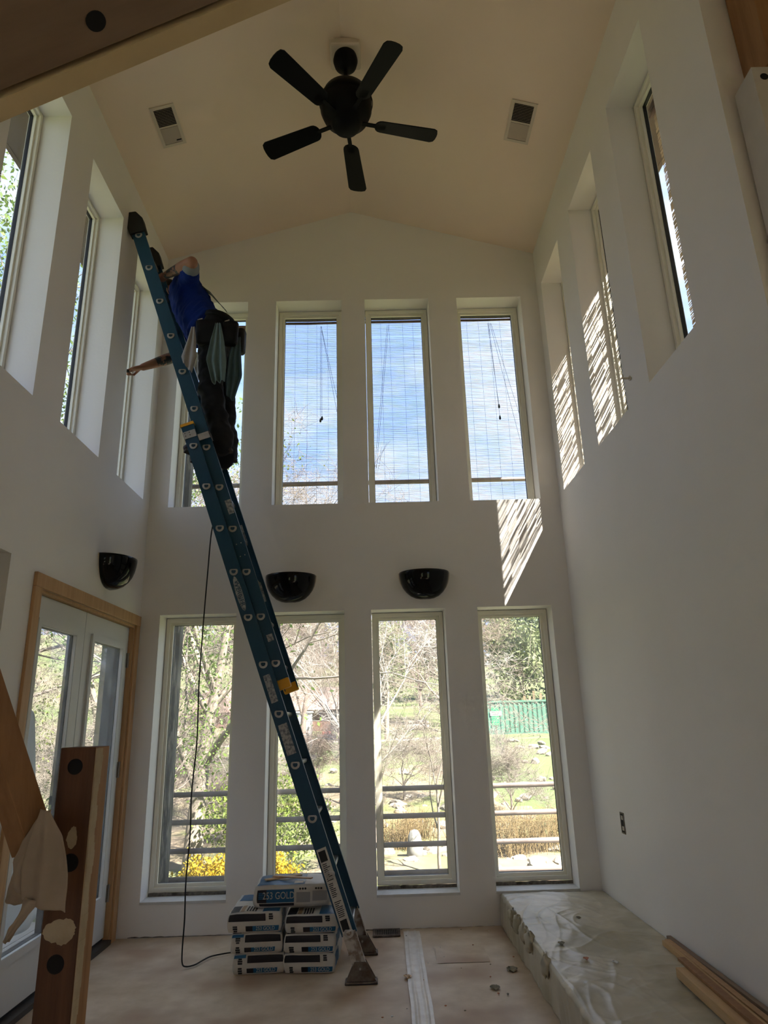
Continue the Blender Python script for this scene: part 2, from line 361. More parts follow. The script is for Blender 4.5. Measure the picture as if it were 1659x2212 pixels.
for i,(a,b) in enumerate(BX):
    window(MBk,a,b,*UZ,['upper back window behind the person on the ladder','upper back window just right of the person','upper back window above the right black sconce, between two blinds','upper back window nearest the right wall'][i])
for i,(a,b) in enumerate(SY):
    window(MLf,a,b,*SZ,['high left wall window the person is reaching to','middle high window of the left wall','high left wall window cut by the photo edge'][i],push=.006)
for i,(a,b) in enumerate(SY):
    window(MRt,a,b,*SZ,['high right wall window nearest the back corner','middle high window of the right wall','high right wall window nearest the viewer'][i],push=.006)

# ------------------------------------------------------------------ double door in the left wall
yc0,yc1,zc=3.483,5.094,2.128
r=thing('trim_1',(XL,4.28,0),'reddish fir casing around the double door','door casing',kind='structure')
for nm,a,b in (('casing_side',(XL,yc0,0),(XL+.018,yc0+.074,zc-.075)),('casing_side',(XL,yc1-.074,0),(XL+.018,yc1,zc-.075)),('casing_head',(XL,yc0,zc-.075),(XL+.020,yc1,zc))):
    bevel(MB().box(a,b).build(nm,M_casing,r),.003)
MB().box((XL-.122,3.5551,.0),(XL,3.573,2.052)).build('jamb',M_casing,r); MB().box((XL-.122,5.002,.0),(XL,5.0199,2.052)).build('jamb',M_casing,r); MB().box((XL-.122,3.573,2.035),(XL,5.002,2.0525)).build('head_jamb',M_casing,r)
MB().box((XL-.122,3.573,0.0005),(XL+.02,5.002,.03)).build('threshold',M_bronze,r)
XD=XL-.03
def leaf(y0,y1,gy0,gy1,gz0,gz1,name,label,hinge_side,knob_side):
    z0,z1=.045,2.032
    r=thing(name,(XD,(y0+y1)/2,z0),label,'door',kind='structure')
    M=lambda u,w,z:(XD-w,u,z)
    wall_mesh(M,y0,y1,z0,z1,[(gy0,gy1,gz0,gz1)],.044).build('door_panel',M_doorw,r)
    MB().ring(M,gy0-.035,gy1+.035,gz0-.035,gz1+.035,.035,-.014,.001).build('glass_stop',M_doorw,r)
    MB().ring(M,gy0-.012,gy1+.012,gz0-.012,gz1+.012,.016,-.012,.006).build('glazing_bead',M_doorw,r)
    MB().ring(M,gy0+.0005,gy1-.0005,gz0+.0005,gz1-.0005,.004,.010,.0435).build('spacer',M_gasket,r)
    mb=MB(); mb.add([M(gy0,.008,gz0),M(gy1,.008,gz0),M(gy1,.008,gz1),M(gy0,.008,gz1)],[(0,1,2,3)]); mb.build('pane',M_glass,r,fix=False)
    if hinge_side:
        for z in (.30,1.06,1.80):
            yh=y1+.004 if hinge_side>0 else y0-.004
            h=MB().box((XD+.0005,yh-.024,z-.05),(XD+.004,yh+.012,z+.05)).tube([(XD+.008,yh,z-.052),(XD+.008,yh,z+.052)],.007,8).build('hinge',M_hinge,r)
    if knob_side:
        yk=y1-.06 if knob_side>0 else y0+.06
        mb=MB(); mb.tube([(XD,yk,.95),(XD+.012,yk,.95)],.028,16); mb.tube([(XD+.012,yk,.95),(XD+.04,yk,.95),(XD+.05,yk,.95),(XD+.068,yk,.95)],[.011,.011,.024,.022],16); mb.build('knob',M_bronze,r,smooth=False)
        mb=MB(); mb.tube([(XD,yk,1.09),(XD+.018,yk,1.09)],.027,16); mb.build('deadbolt',M_bronze,r)
    MB().box((XD-.044,y0+.004,.031),(XD-.004,y1-.004,.045)).build('sweep',M_rubber,r)
    return r
leaf(3.578,4.243,3.665,4.110,.30,1.875,'door_1','white glazed door leaf nearer the viewer with knob',0,1)
leaf(4.251,4.998,4.378,4.875,.30,1.875,'door_2','white glazed door leaf hinged beside the back corner',1,0)

# ------------------------------------------------------------------ floor covering
def sheet(name,x0,x1,y0,y1,z,label,mat,nx=30,ny=40,amp=.003,seed=0,group=None):
    mb=MB()
    def fn(u,v):
        x=x0+(x1-x0)*u; y=y0+(y1-y0)*v
        d=mnoise.noise((x*2.2+seed,y*2.2,seed))+.5*mnoise.noise((x*7+seed,y*5,1.3))
        return (x,y,z+amp*(.5+.5*d))
    mb.grid(fn,nx,ny)
    o=mb.build(name,mat,smooth=True,fix=False); tag(o,label,'floor paper',group); return o
sheet('paper_sheet',XL+.004,.27,-2.5,5.115,.001,'brown protective floor paper left of the tape seam',M_paper,40,80,.004,1)
sheet('paper_sheet',.12,.792,-2.5,5.115,.0062,'brown protective floor paper between tape seam and platform',M_paper,20,80,.003,2)
mb=MB()
def tapefn(u,v):
    y=2.4+(5.05-2.4)*v; x=.14+.04*v+ (u-.5)*.105+.006*mnoise.noise((y*3,0,0))
    ridge=.006*math.exp(-((u-.28)/.05)**2)+.006*math.exp(-((u-.72-.08*mnoise.noise((y*2,3,0)))/.045)**2)
    return (x+.06*(1-v)*.35,y,.0105+ridge+.001*mnoise.noise((x*30,y*9,0)))
mb.grid(tapefn,16,70); o=mb.build('tape_strip',M_tape,smooth=True,fix=False); tag(o,'wrinkled clear tape strip along the floor paper seam','tape')
mb=MB(); mb.grid(lambda u,v:(.30+.30*u,4.42+.3*v,.0098+.0006*mnoise.noise((u*5,v*5,0))),8,8)
o=mb.build('paper_patch',M_paper,smooth=True,fix=False); tag(o,'faint square patch of paper right of the tape','floor paper')
# wall base gap
mb=MB(); mb.grid(lambda u,v:(-1.70+2.46*u,5.1185,.004+v*(.003+.009*abs(mnoise.noise((u*30,1,0))))),90,1)
o=mb.build('trim_2',M_caulk); tag(o,'ragged dark gap along the foot of the back wall','gap',kind='structure')
# floor register
r=thing('floor_register',(.015,5.03,.006),'dark slotted floor vent beside the ladder foot','floor vent')
a0,a1,b0,b1=-.075,.105,4.955,5.105
MB().ring(lambda u,w,z:(u,z,.012+w),a0,a1,b0,b1,.018,-.004,.004).build('frame',M_steelrust,r)
MB().box((a0+.01,b0+.01,.0125),(a1-.01,b1-.01,.0135)).build('duct',M_dark,r)
for k in range(12):
    xx=a0+.024+k*(a1-a0-.048)/11
    MB().box((xx-.003,b0+.017,.0136),(xx+.003,b1-.017,.0158)).build('bar',M_steelrust,r)

# ------------------------------------------------------------------ raised platform under plastic sheeting
PX0,PZ=.80,.188
o=MB().box((PX0,2.2,.0),(XR-.001,YB-.001,PZ)).build('platform',M_sub); tag(o,'low raised platform along the right wall','platform',kind='structure')
mb=MB()
def fold(x,y):
    q=.0
    for k in range(5):
        a=.5+.75*k; t=(x*math.cos(a)+y*math.sin(a))*(5.5+1.7*k)+2.2*mnoise.noise((x*2.2+k*5,y*2.2,k*1.7))
        q+=.0042*(1-abs(mnoise.noise((t*.55,(x*math.sin(a)-y*math.cos(a))*1.1,k*4.7))))**10*max(0,mnoise.noise((x*2.6+k*3,y*2.1,9+k))+.45)*1.6
    for k in range(3):
        a=.9+1.1*k; q+=.0030*(1-abs(mnoise.noise(((x*math.cos(a)+y*math.sin(a))*9+k,(x*math.sin(a)-y*math.cos(a))*2.6,k*2.9))))**9*max(0,mnoise.noise((x*3+k*7,y*3,k))+.5)
    return .006*mnoise.noise((x*3.0+y*1.2,y*2.0,.3))+q+.0025*mnoise.noise((x*16,y*13,7))
L1=XR-PX0; L2=PZ
def pf(u,v):
    s=u*(L1+L2+.02); y=2.2+(5.108-2.2)*v
    ed=.012*mnoise.noise((y*4,2,9))
    if s<L1:
        x=XR-.004-s; k=min(1,(L1-s)/.03); z=PZ+.010+fold(x,y)*(.3+.7*min(1,s/.1))
        z=max(z,PZ+.003); return (x+ (0 if k==1 else (1-k)*.004),y,z)
    d=s-L1; x=PX0-.008-.014*abs(mnoise.noise((y*9,d*3,5)))-.012*mnoise.noise((y*3.2,d*2,1))*min(1,d/.05)-.004
    x=min(x,PX0-.003)
    return (x,y,max(.011,PZ+.006-d+ed*.3*min(1,d/.06)))
mb.grid(pf,150,420); o=mb.build('plastic_sheet',M_plastic,smooth=True,fix=False); tag(o,'wrinkled dusty plastic sheeting draped over the platform','plastic sheet')
psh=o
rr=random.Random(11)
for k,(yy,sz) in enumerate(((4.62,.06),(4.48,.055),(4.30,.06),(4.14,.07),(3.78,.05))):
    mb=MB()
    def tf(u,v,yy=yy,sz=sz,k=k):
        a=u*2*math.pi; b=v*math.pi; n_=1+.55*mnoise.noise((math.cos(a)*2.4+k*3,math.sin(a)*2.4,v*5))
        return (PX0-.020+.026*n_*math.sin(b)*math.cos(a),yy+sz*n_*math.sin(b)*math.sin(a)*.8,PZ-.012+.045*n_*math.cos(b))
    mb.grid(tf,16,10); mb.build('bunched_fold',M_plastic,psh,smooth=True,fix=False)

# ------------------------------------------------------------------ ceiling fan
FX,FY=-.125,3.545
r=thing('ceiling_fan',(FX,FY,5.14),'black five-blade ceiling fan hanging from the ridge','ceiling fan')
mb=MB(); mb.box((FX-.105,FY-.10,5.735),(FX+.105,FY+.10,5.80)); bevel(mb.build('mount_box',M_vent,r),.012)
MB().lathe([(.001,5.765),(.055,5.765),(.078,5.74),(.085,5.70),(.075,5.66),(.05,5.635),(.02,5.625),(.001,5.625)],(FX,FY,0),32).build('canopy',M_black,r,smooth=True)
MB().tube([(FX,FY,5.63),(FX,FY,5.42)],.013,12).build('downrod',M_black,r,smooth=True)
MB().lathe([(.001,5.475),(.03,5.475),(.035,5.45),(.10,5.435),(.155,5.39),(.175,5.33),(.172,5.26),(.15,5.20),(.11,5.17),(.10,5.145),(.085,5.115),(.05,5.10),(.001,5.098)],(FX,FY,0),40).build('motor_housing',M_black,r,smooth=True)
MB().lathe([(.178,5.335),(.182,5.32),(.178,5.305)],(FX,FY,0),40).build('trim_band',M_black,r,smooth=True)
for k in range(5):
    a=R(12.5+72*k); d=Vector((math.cos(a),math.sin(a),0)); s=Vector((-math.sin(a),math.cos(a),0))
    tilt=R(12); sn=(s*math.cos(tilt)+Vector((0,0,1))*math.sin(tilt)); up=d.cross(sn)
    c=Vector((FX,FY,5.172))
    arm=MB(); arm.bar(c+d*.10,c+d*.215,.026,.010,(0,0,1)); arm.bar(c+d*.205,c+d*.27,.055,.006,up)
    ar=arm.build('blade_arm',M_black,r)
    pts=[]; n=9
    L0,L1_,w0,w1=.195,.628,.055,.068
    for i in range(n):
        t=math.pi/2+math.pi*i/(n-1); pts.append((L0+.045+.045*math.cos(t),w0*math.sin(t)))
    ptsb=[(L1_-.03,-w1),(L1_-.008,-w1*.82),(L1_,-w1*.45),(L1_+.002,0),(L1_,w1*.45),(L1_-.008,w1*.82),(L1_-.03,w1)]
    poly=[c+d*x+sn*y+up*.004 for x,y in pts+ptsb]
    b=MB().prism(poly,up*-.007).build('blade',M_blade,r)

# ------------------------------------------------------------------ ceiling vents
def cvent(label,x0,x1,y0,y1,side):
    m=sl if side<0 else -sl
    zc=lambda x: EV+(x-XL)*sl if side<0 else EV+(XR-x)*sl
    n=Vector((m,0,-1)).normalized(); t=Vector((1,0,m)).normalized(); yv=Vector((0,1,0))
    c=Vector(((x0+x1)/2,(y0+y1)/2,zc((x0+x1)/2)))
    hw=(x1-x0)/2*math.sqrt(1+m*m); hl=(y1-y0)/2
    r=thing('ceiling_vent',c+n*.001,label,'vent',None)
    P=lambda u,w,v: c+t*u+yv*v+n*w
    MB().ring(P,-hw,hw,-hl,hl,.022,.0005,.008).build('frame',M_vent,r)
    MB().obox(c+n*.0012,(t,yv,n),(hw-.018,hl-.018,.0005)).build('duct',M_dark,r)
    MB().obox(c+n*.006,(t,yv,n),(hw-.02,.006,.003)).build('divider',M_vent,r)
    nl=11; first=None
    for half in (-1,1):
        for k in range(nl):
            v=half*(.012+(hl-.038)*(k+.5)/nl)
            ang=R(-50) if half<0 else R(35)
            ax=(yv*math.cos(ang)+n*math.sin(ang))
            MB().obox(c+yv*v+n*.006,(t,ax,t.cross(ax)),(hw-.021,.0052,.0008)).build('louver',M_vent,r)
    MB().obox(P(hw*.5,.009,hl*.72),(t,yv,n),(.018,.003,.003)).build('damper_lever',M_dark if side<0 else M_vent,r)
cvent('cream ceiling vent on the left slope above the ladder',-1.49,-1.325,3.64,3.975,-1)
cvent('cream ceiling vent on the right slope beside the windows',1.035,1.21,3.645,3.99,1)

# ------------------------------------------------------------------ black half-bowl sconces
def sconce(c,inw,label,hw=.193,h=.205,dep=.17):
    """c: centre of the top edge on the wall, inw: unit vector into the room"""
    c=Vector(c); n=Vector(inw); t=Vector((0,0,1)).cross(n)
    r=thing('wall_sconce',c-Vector((0,0,h)),label,'sconce')
    prof=[(1.0,0),(.995,-.08),(.975,-.22),(.93,-.40),(.85,-.58),(.73,-.74),(.56,-.88),(.36,-.965),(.18,-.995),(.001,-1.0)]
    mb=MB(); N=28
    vs=[];
    for (q,z) in prof:
        for j in range(N+1):
            a=math.pi*j/N; vs.append(c+t*(hw*q*math.cos(a))+n*(.004+dep*q*math.sin(a))+Vector((0,0,z*h)))
    mb.add(vs,[(i*(N+1)+j,i*(N+1)+j+1,(i+1)*(N+1)+j+1,(i+1)*(N+1)+j) for i in range(len(prof)-1) for j in range(N)])
    o=mb.build('shade',M_sconce,r,smooth=True,fix=True); sd=o.modifiers.new('solid','SOLIDIFY'); sd.thickness=.005; sd.offset=-1
    mb=MB(); mb.prism([c+t*(hw+.004)*math.cos(math.pi*j/18)+n*.0005+Vector((0,0,-h*1.0*math.sin(math.pi*j/18)**.9 if j else 0)) for j in range(19)],n*.004); mb.build('backplate',M_vent,r)
    mb=MB(); mb.tube([c+n*.06-Vector((0,0,.10)),c+n*.06-Vector((0,0,.04))],.016,12); mb.build('lamp_holder',M_vent,r)
sconce((-.652,YB,2.414),(0,-1,0),'black half-bowl sconce on the back wall beside the ladder')
sconce((.372,YB,2.414),(0,-1,0),'black half-bowl sconce on the back wall right of centre')
sconce((XL,4.45,2.42),(1,0,0),'black half-bowl sconce above the double door')

# ------------------------------------------------------------------ extension ladder leaning on the left wall
LU=Vector((-.3287,0,.9444)); LN=Vector((.9444,0,.3287)); LY=Vector((0,1,0))
def bp(z,y=0,off=0):      # point on the base section axis
    return Vector((-.348*z-.106,y,z))+LN*off
def fp(z,y=0,off=0):      # point on the fly section axis
    return Vector((-.344*z-.040,y,z))+LN*off
lad=thing('extension_ladder',(-.11,4.42,0),'blue fibreglass extension ladder leaning against the left wall','ladder')
def crail(p,q,y_out,inward,half,fl=.030,t=.004):
    """C-channel rail: web on the outside at y_out, flanges pointing inward (+1/-1 in y)"""
    mb=MB(); n=LN; s=inward
    prof=[(-half,0),(half,0),(half,fl),(half-.006,fl),(half-.006,t),(-half+.006,t),(-half+.006,fl),(-half,fl)]
    P=[Vector((p.x,y_out,p.z))+n*a+LY*(s*b) for a,b in prof]
    return mb.prism(P,Vector((q.x-p.x,0,q.z-p.z)))
YN,YF=4.168,4.668
for yo,s in ((YN,1),(YF,-1)):
    crail(bp(.235),bp(3.262),yo,s,.043).build('base_rail',M_ladder,lad)
for yo,s in ((YN+.036,1),(YF-.036,-1)):
    crail(fp(1.548),fp(4.985),yo,s,.046).build('fly_rail',M_ladder,lad)
def rung(c, y0,y1,ya,yb):
    """hollow D rung from y0 to y1 with swaged rings standing on the rail webs at ya, yb"""
    mb=MB(); n=16
    def prof(r): 
        out=[]
        for k in range(n):
            t=2*math.pi*k/n; a,b=r*math.cos(t),r*math.sin(t)
            b=min(b,r*.55)
            out.append((a,b))
        return out
    ro,ri=prof(.0185),prof(.0150); rf=prof(.0265)
    def P(ab,y): return Vector((c.x,y,c.z))+Vector((1,0,0))*ab[0]+Vector((0,0,1))*ab[1]
    vs=[P(q,y0) for q in ro]+[P(q,y1) for q in ro]+[P(q,y0) for q in ri]+[P(q,y1) for q in ri]
    fs=[]
    for k in range(n):
        j=(k+1)%n; fs+=[(k,j,n+j,n+k),(2*n+k,3*n+k,3*n+j,2*n+j),(k,2*n+k,2*n+j,j),(n+k,n+j,3*n+j,3*n+k)]
    mb.add(vs,fs)
    for y,dy in ((ya,-.004),(yb,.004)):
        vs=[P(q,y) for q in rf]+[P(q,y+dy) for q in rf]+[P((q[0]*.93,q[1]*.93),y+dy*1.3) for q in ri]+[P(q,y+dy*.2) for q in ri]
        fs=[]
        for k in range(n):
            j=(k+1)%n; fs+=[(k,j,n+j,n+k),(n+k,n+j,2*n+j,2*n+k),(2*n+k,2*n+j,3*n+j,3*n+k)]
        mb.add(vs,fs)
    return mb
ru=None
for k in range(11):
    z=3.115-.2872*k
    c=bp(z)
    if ru is None: ru=rung(Vector((0,0,0)),YN-.002,YF+.002,YN,YF).mesh('rung',M_alu)
    o=bpy.data.objects.new('rung',ru); COL.objects.link(o); o.parent=lad; o.location=Vector((c.x,0,c.z))-ORG[lad]; ORG[o]=Vector()
rv=rung(Vector((0,0,0)),YN+.034,YF-.034,YN+.036,YF-.036).mesh('rung',M_alu)
for k in range(12):
    z=4.834-.286*k; c=fp(z)
    o=bpy.data.objects.new('rung',rv); COL.objects.link(o); o.parent=lad; o.location=Vector((c.x,0,c.z))-ORG[lad]; ORG[o]=Vector()
def on_rail(mb,fn,z,y,a0,a1,l0,l1,dy):
    """thin plate on a rail web: a = across, l = along"""
    c=fn(z); P=[Vector((c.x,y,c.z))+LN*a+LU*l for a,l in((a0,l0),(a1,l0),(a1,l1),(a0,l1))]
    return mb.prism(P,(0,dy,0))
# rubber end caps resting on the wall
for y in (YN+.051,YF-.051):
    c=fp(4.93); mb=MB()
    pr=[(-.060,-.085),(.062,-.085),(.066,.03),(.035,.10),(-.045,.115),(-.066,.055)]
    mb.prism([Vector((c.x,y-.034,c.z))+LN*a+LU*b for a,b in pr],(0,.068,0)); bevel(mb.build('end_cap',M_rubber,lad),.006)
# guide brackets and yellow caps
for yo,s in ((YN,1),(YF,-1)):
    mb=MB(); on_rail(mb,bp,3.20,yo-s*.0035,-.046,.040,-.03,.022,s*.003); on_rail(mb,fp,3.19,yo-s*.0035,-.028,.052,-.035,.012,s*.003)
    c=fp(3.19); mb.prism([Vector((c.x,yo-s*.0035,c.z))+LN*a+LU*l for a,l in((.047,-.035),(.052,-.035),(.052,.012),(.047,.012))],(0,s*.07,0))
    br=mb.build('guide_bracket',M_alu,lad)
    for a,l in ((-.03,-.01),(.0,-.01),(-.03,.01),(.0,.01)):
        c=bp(3.20)+LN*a+LU*l; MB().tube([(c.x,yo-s*.006,c.z),(c.x,yo-s*.003,c.z)],.004,8).build('rivet',M_steelrust,br)
    mb=MB(); c=bp(3.262); mb.obox(Vector((c.x,yo+s*.016,c.z))+LU*.008,(LN,LY,LU),(.046,.019,.010)); mb.build('top_cap',M_yellow,lad)
    mb=MB(); c=fp(1.548); mb.obox(Vector((c.x,yo+s*.036+s*.010,c.z))+LU*.012-LN*.004,(LN,LY,LU),(.050,.019,.030)); bevel(mb.build('guide_cap',M_yellow,lad),.008)
# labels on the near rail
mb=MB(); c=bp(2.115); mb.prism([Vector((c.x,YN-.0012,c.z))+LN*(.021*math.cos(t)-.008)+LU*(.115*math.sin(t)) for t in [2*math.pi*k/32 for k in range(32)]],(0,.001,0))
oval=mb.build('oval_label',M_lab,lad)
def text_mesh(name,body,size,origin,right,up,mat,parent,depth=.0006,sx=1.0):
    cu=bpy.data.curves.new('t','FONT'); cu.body=body; cu.size=size; cu.align_x='CENTER'; cu.align_y='CENTER'; cu.extrude=depth/2; cu.fill_mode='BOTH' if hasattr(cu,'fill_mode') else cu.fill_mode
    ob=bpy.data.objects.new('t',cu); COL.objects.link(ob)
    bpy.context.view_layer.update()
    me=bpy.data.meshes.new_from_object(ob.evaluated_get(bpy.context.evaluated_depsgraph_get()))
    bpy.data.objects.remove(ob); bpy.data.curves.remove(cu)
    Rv=Vector(right).normalized(); Uv=Vector(up).normalized(); Nv=Rv.cross(Uv); O=Vector(origin)-ORG[parent]
    for v in me.vertices:
        q=O+Rv*v.co.x*sx+Uv*v.co.y+Nv*v.co.z; v.co=q
    me.materials.clear(); me.materials.append(mat); me.name=name
    o=bpy.data.objects.new(name,me); COL.objects.link(o); o.parent=parent; ORG[o]=ORG[parent]; return o
c=bp(2.115)-LN*.008; text_mesh('lettering','WERNER',.040,(c.x,YN-.0016,c.z),-LU,LN,M_ladder,oval,sx=1.05)
def plate(fn,z,y,a0,a1,l0,l1,mat,name='label_plate',par=None):
    return on_rail(MB(),fn,z,y,a0,a1,l0,l1,.001).build(name,mat,par or lad)
plate(bp,1.535,YN-.0012,-.024,.018,-.085,.085,M_lab); plate(bp,1.245,YN-.0012,-.028,.026,-.09,.09,M_lab)
plate(fp,2.68,YN+.036-.0012,.005,.044,-.045,.055,M_lab); plate(fp,1.835,YN+.036-.0012,-.005,.032,-.022,.022,M_lab)
for z,l in ((2.44,.0),(2.36,.0)):
    for a in (-.008,.022):
        c=fp(z)+LN*a; MB().tube([(c.x,YN+.033,c.z),(c.x,YN+.036,c.z)],.0035,8).build('rivet',M_alu,lad)
pl=plate(bp,.44,YN-.0012,-.034,.022,-.21,.235,M_labw)
for a0,a1,l0,l1 in ((-.028,.012,.165,.222),(-.028,.010,-.195,-.14)): plate(bp,.44,YN-.0018,a0,a1,l0,l1,M_print,'warning_square',pl)
rr=random.Random(5)
mb=MB()
for k in range(30):
    l=-.125+k*.0095; a=-.026; w=rr.uniform(.02,.040)
    if k in (9,10,19): continue
    on_rail(mb,bp,.44,YN-.0017,a,a+w,l,l+.0042,.0005)
mb.build('fine_print',M_print,pl,kind='stuff')
for z,yy in ((2.62,YF-.072),(2.2,YF-.072)):
    c=fp(z); MB().obox(Vector((c.x,YF-.0412,c.z))+LN*.0,(LN,LU,LY),(.022,.07,.0006)).build('label_plate',M_lab,lad)
# aluminium legs and swivel shoes
for yo,s in ((YN,1),(YF,-1)):
    mb=MB(); p,q=bp(.07),bp(.245); n=LN
    half=.036; prof=[(-half,0),(half,0),(half,.03),(half-.004,.03),(half-.004,.004),(-half+.004,.004),(-half+.004,.03),(-half,.03)]
    yl=yo-s*.003
    mb.prism([Vector((p.x,yl,p.z))+n*a+LY*(s*b) for a,b in prof],q-p)
    mb.build('leg_channel',M_aludirty,lad)
    c=bp(.075); mb=MB(); yA=yo-s*.012
    for ya in (yo-s*.010,yo+s*.036):
        mb.prism([(c.x-.030,ya,c.z+.03),(c.x+.030,ya,c.z+.03),(c.x+.085,ya,.014),(c.x-.075,ya,.014)],(0,s*.004,0))
    mb.box((c.x-.08,yo-s*.022,.0085),(c.x+.09,yo+s*.055,.016))
    sh=mb.build('swivel_shoe',M_steelrust,lad)
    MB().box((c.x-.082,yo-s*.024,.0055),(c.x+.092,yo+s*.057,.0085)).build('rubber_pad',M_rubber,sh)
    MB().tube([(c.x,yo-s*.018,c.z),(c.x,yo+s*.045,c.z)],.006,8).build('pivot_bolt',M_alu,sh)

# ------------------------------------------------------------------ the person on the ladder
def loft(mb, st, n=20, cap=True, sup=2.2):
    """stations: (centre, side vector, half width, half depth)"""
    C=[Vector(s[0]) for s in st]; m=len(C); vs=[]
    for i,s in enumerate(st):
        d=(C[min(i+1,m-1)]-C[max(i-1,0)]).normalized(); a=Vector(s[1]); a=(a-d*a.dot(d)).normalized(); b=d.cross(a)
        for k in range(n):
            t=2*math.pi*k/n; ct,stt=math.cos(t),math.sin(t)
            x=math.copysign(abs(ct)**(2/sup),ct)*s[2]; y=math.copysign(abs(stt)**(2/sup),stt)*s[3]
            vs.append(C[i]+a*x+b*y)
    fs=[(i*n+k,i*n+(k+1)%n,(i+1)*n+(k+1)%n,(i+1)*n+k) for i in range(m-1) for k in range(n)]
    if cap: fs+=[tuple(range(n))[::-1],tuple((m-1)*n+k for k in range(n))]
    mb.add(vs,fs)
def limb(mb, pts, rads, n=14):
    st=[]
    for i,(p,r) in enumerate(zip(pts,rads)):
        st.append((p,(0.12,1,.07),r,r))
    loft(mb,st,n,sup=2.0)
    mb.ell(pts[0],(rads[0],)*3,12,8); mb.ell(pts[-1],(rads[-1],)*3,12,8)
def fused(name, mb, mats, parent, voxel, smooth=6, folds=None):
    me=mb.mesh(name,mats,ORG[parent]); ob=bpy.data.objects.new(name,me); COL.objects.link(ob)
    m=ob.modifiers.new('r','REMESH'); m.mode='VOXEL'; m.voxel_size=voxel
    s=ob.modifiers.new('s','SMOOTH'); s.factor=.5; s.iterations=smooth
    bpy.context.view_layer.update()
    me2=bpy.data.meshes.new_from_object(ob.evaluated_get(bpy.context.evaluated_depsgraph_get()))
    bpy.data.objects.remove(ob); bpy.data.meshes.remove(me)
    me2.name=name; me2.materials.clear()
    for mm in (mats if isinstance(mats,(list,tuple)) else [mats]): me2.materials.append(mm)
    if folds:
        me2.calc_loop_triangles()
        nr=[v.normal.copy() for v in me2.vertices]
        for v,nn in zip(me2.vertices,nr): v.co=v.co+nn*folds(v.co+ORG[parent])
    me2.polygons.foreach_set('use_smooth',[True]*len(me2.polygons))
    o=bpy.data.objects.new(name,me2); COL.objects.link(o); o.parent=parent; ORG[o]=ORG[parent]; return o
per=thing('person',(-1.14,4.42,3.131),'person in blue shirt and black work trousers standing high on the ladder','person')
V=Vector
HIP=V((-1.15,4.42,4.10)); NECK=V((-1.50,4.60,4.655)); HEAD=V((-1.655,4.74,4.69))
SHL=V((-1.385,4.42,4.555)); SHR=V((-1.50,4.755,4.45))
ELL=V((-1.283,4.165,4.553)); WRL=V((-1.535,4.375,4.607)); HNL=V((-1.592,4.415,4.606))
ELR=V((-1.525,4.70,4.10)); WRR=V((-1.735,4.605,3.958)); HNR=V((-1.80,4.575,3.925))
KNL=V((-1.135,4.315,3.60)); ANL=V((-1.045,4.33,3.215)); KNR=V((-1.085,4.515,3.63)); ANR=V((-1.05,4.515,3.20))
SIDE_HIP=V((.05,1,0)); SIDE_SH=(SHR-SHL).normalized()
M_skin=pmat('skin',(.36,.175,.11),(.31,.145,.09),scale=12,rough=.55,spec=.35)
M_tattoo=pmat('tattooed_skin',(.30,.15,.10),(.03,.035,.04),scale=26,rough=.55,lo=.46,hi=.54,detail=2)
bodym=MB()
loft(bodym,[(HIP-V((0,0,.10)),SIDE_HIP,.13,.10),(HIP,SIDE_HIP,.17,.12),(HIP.lerp(NECK,.3),SIDE_HIP.lerp(SIDE_SH,.3),.15,.11),(HIP.lerp(NECK,.6),SIDE_HIP.lerp(SIDE_SH,.6),.17,.12),(HIP.lerp(NECK,.85),SIDE_SH,.17,.10),(NECK,SIDE_SH,.08,.07)])
limb(bodym,[NECK-V((0,0,.03)),NECK.lerp(HEAD,.6)],[.062,.056])
hrot=Euler((0,R(-18),R(-35))).to_matrix()
bodym.ell(HEAD,(.098,.078,.115),20,14,hrot)
bodym.ell(HEAD+V((-.045,.005,-.05)),(.055,.052,.065),14,10,hrot)      # jaw
fw=hrot@V((-1,0,0)); sd=hrot@V((0,1,0))
bodym.ell(HEAD+fw*.100-V((0,0,.015)),(.016,.011,.022),8,6)            # nose
for s in (-1,1): bodym.ell(HEAD+sd*(.078*s)+fw*-.005-V((0,0,.01)),(.016,.010,.03),8,6)   # ears
limb(bodym,[SHL,SHL.lerp(ELL,.5),ELL],[.060,.050,.044]); limb(bodym,[ELL,ELL.lerp(WRL,.3),WRL],[.043,.045,.028])
limb(bodym,[SHR,SHR.lerp(ELR,.5),ELR],[.058,.050,.042]); limb(bodym,[ELR,ELR.lerp(WRR,.3),WRR],[.042,.044,.028])
for h,k,a in ((HIP+V((0,-.09,-.06)),KNL,ANL),(HIP+V((0,.09,-.06)),KNR,ANR)):
    limb(bodym,[h,h.lerp(k,.5),k],[.085,.075,.055]); limb(bodym,[k,k.lerp(a,.35),a],[.054,.055,.036])
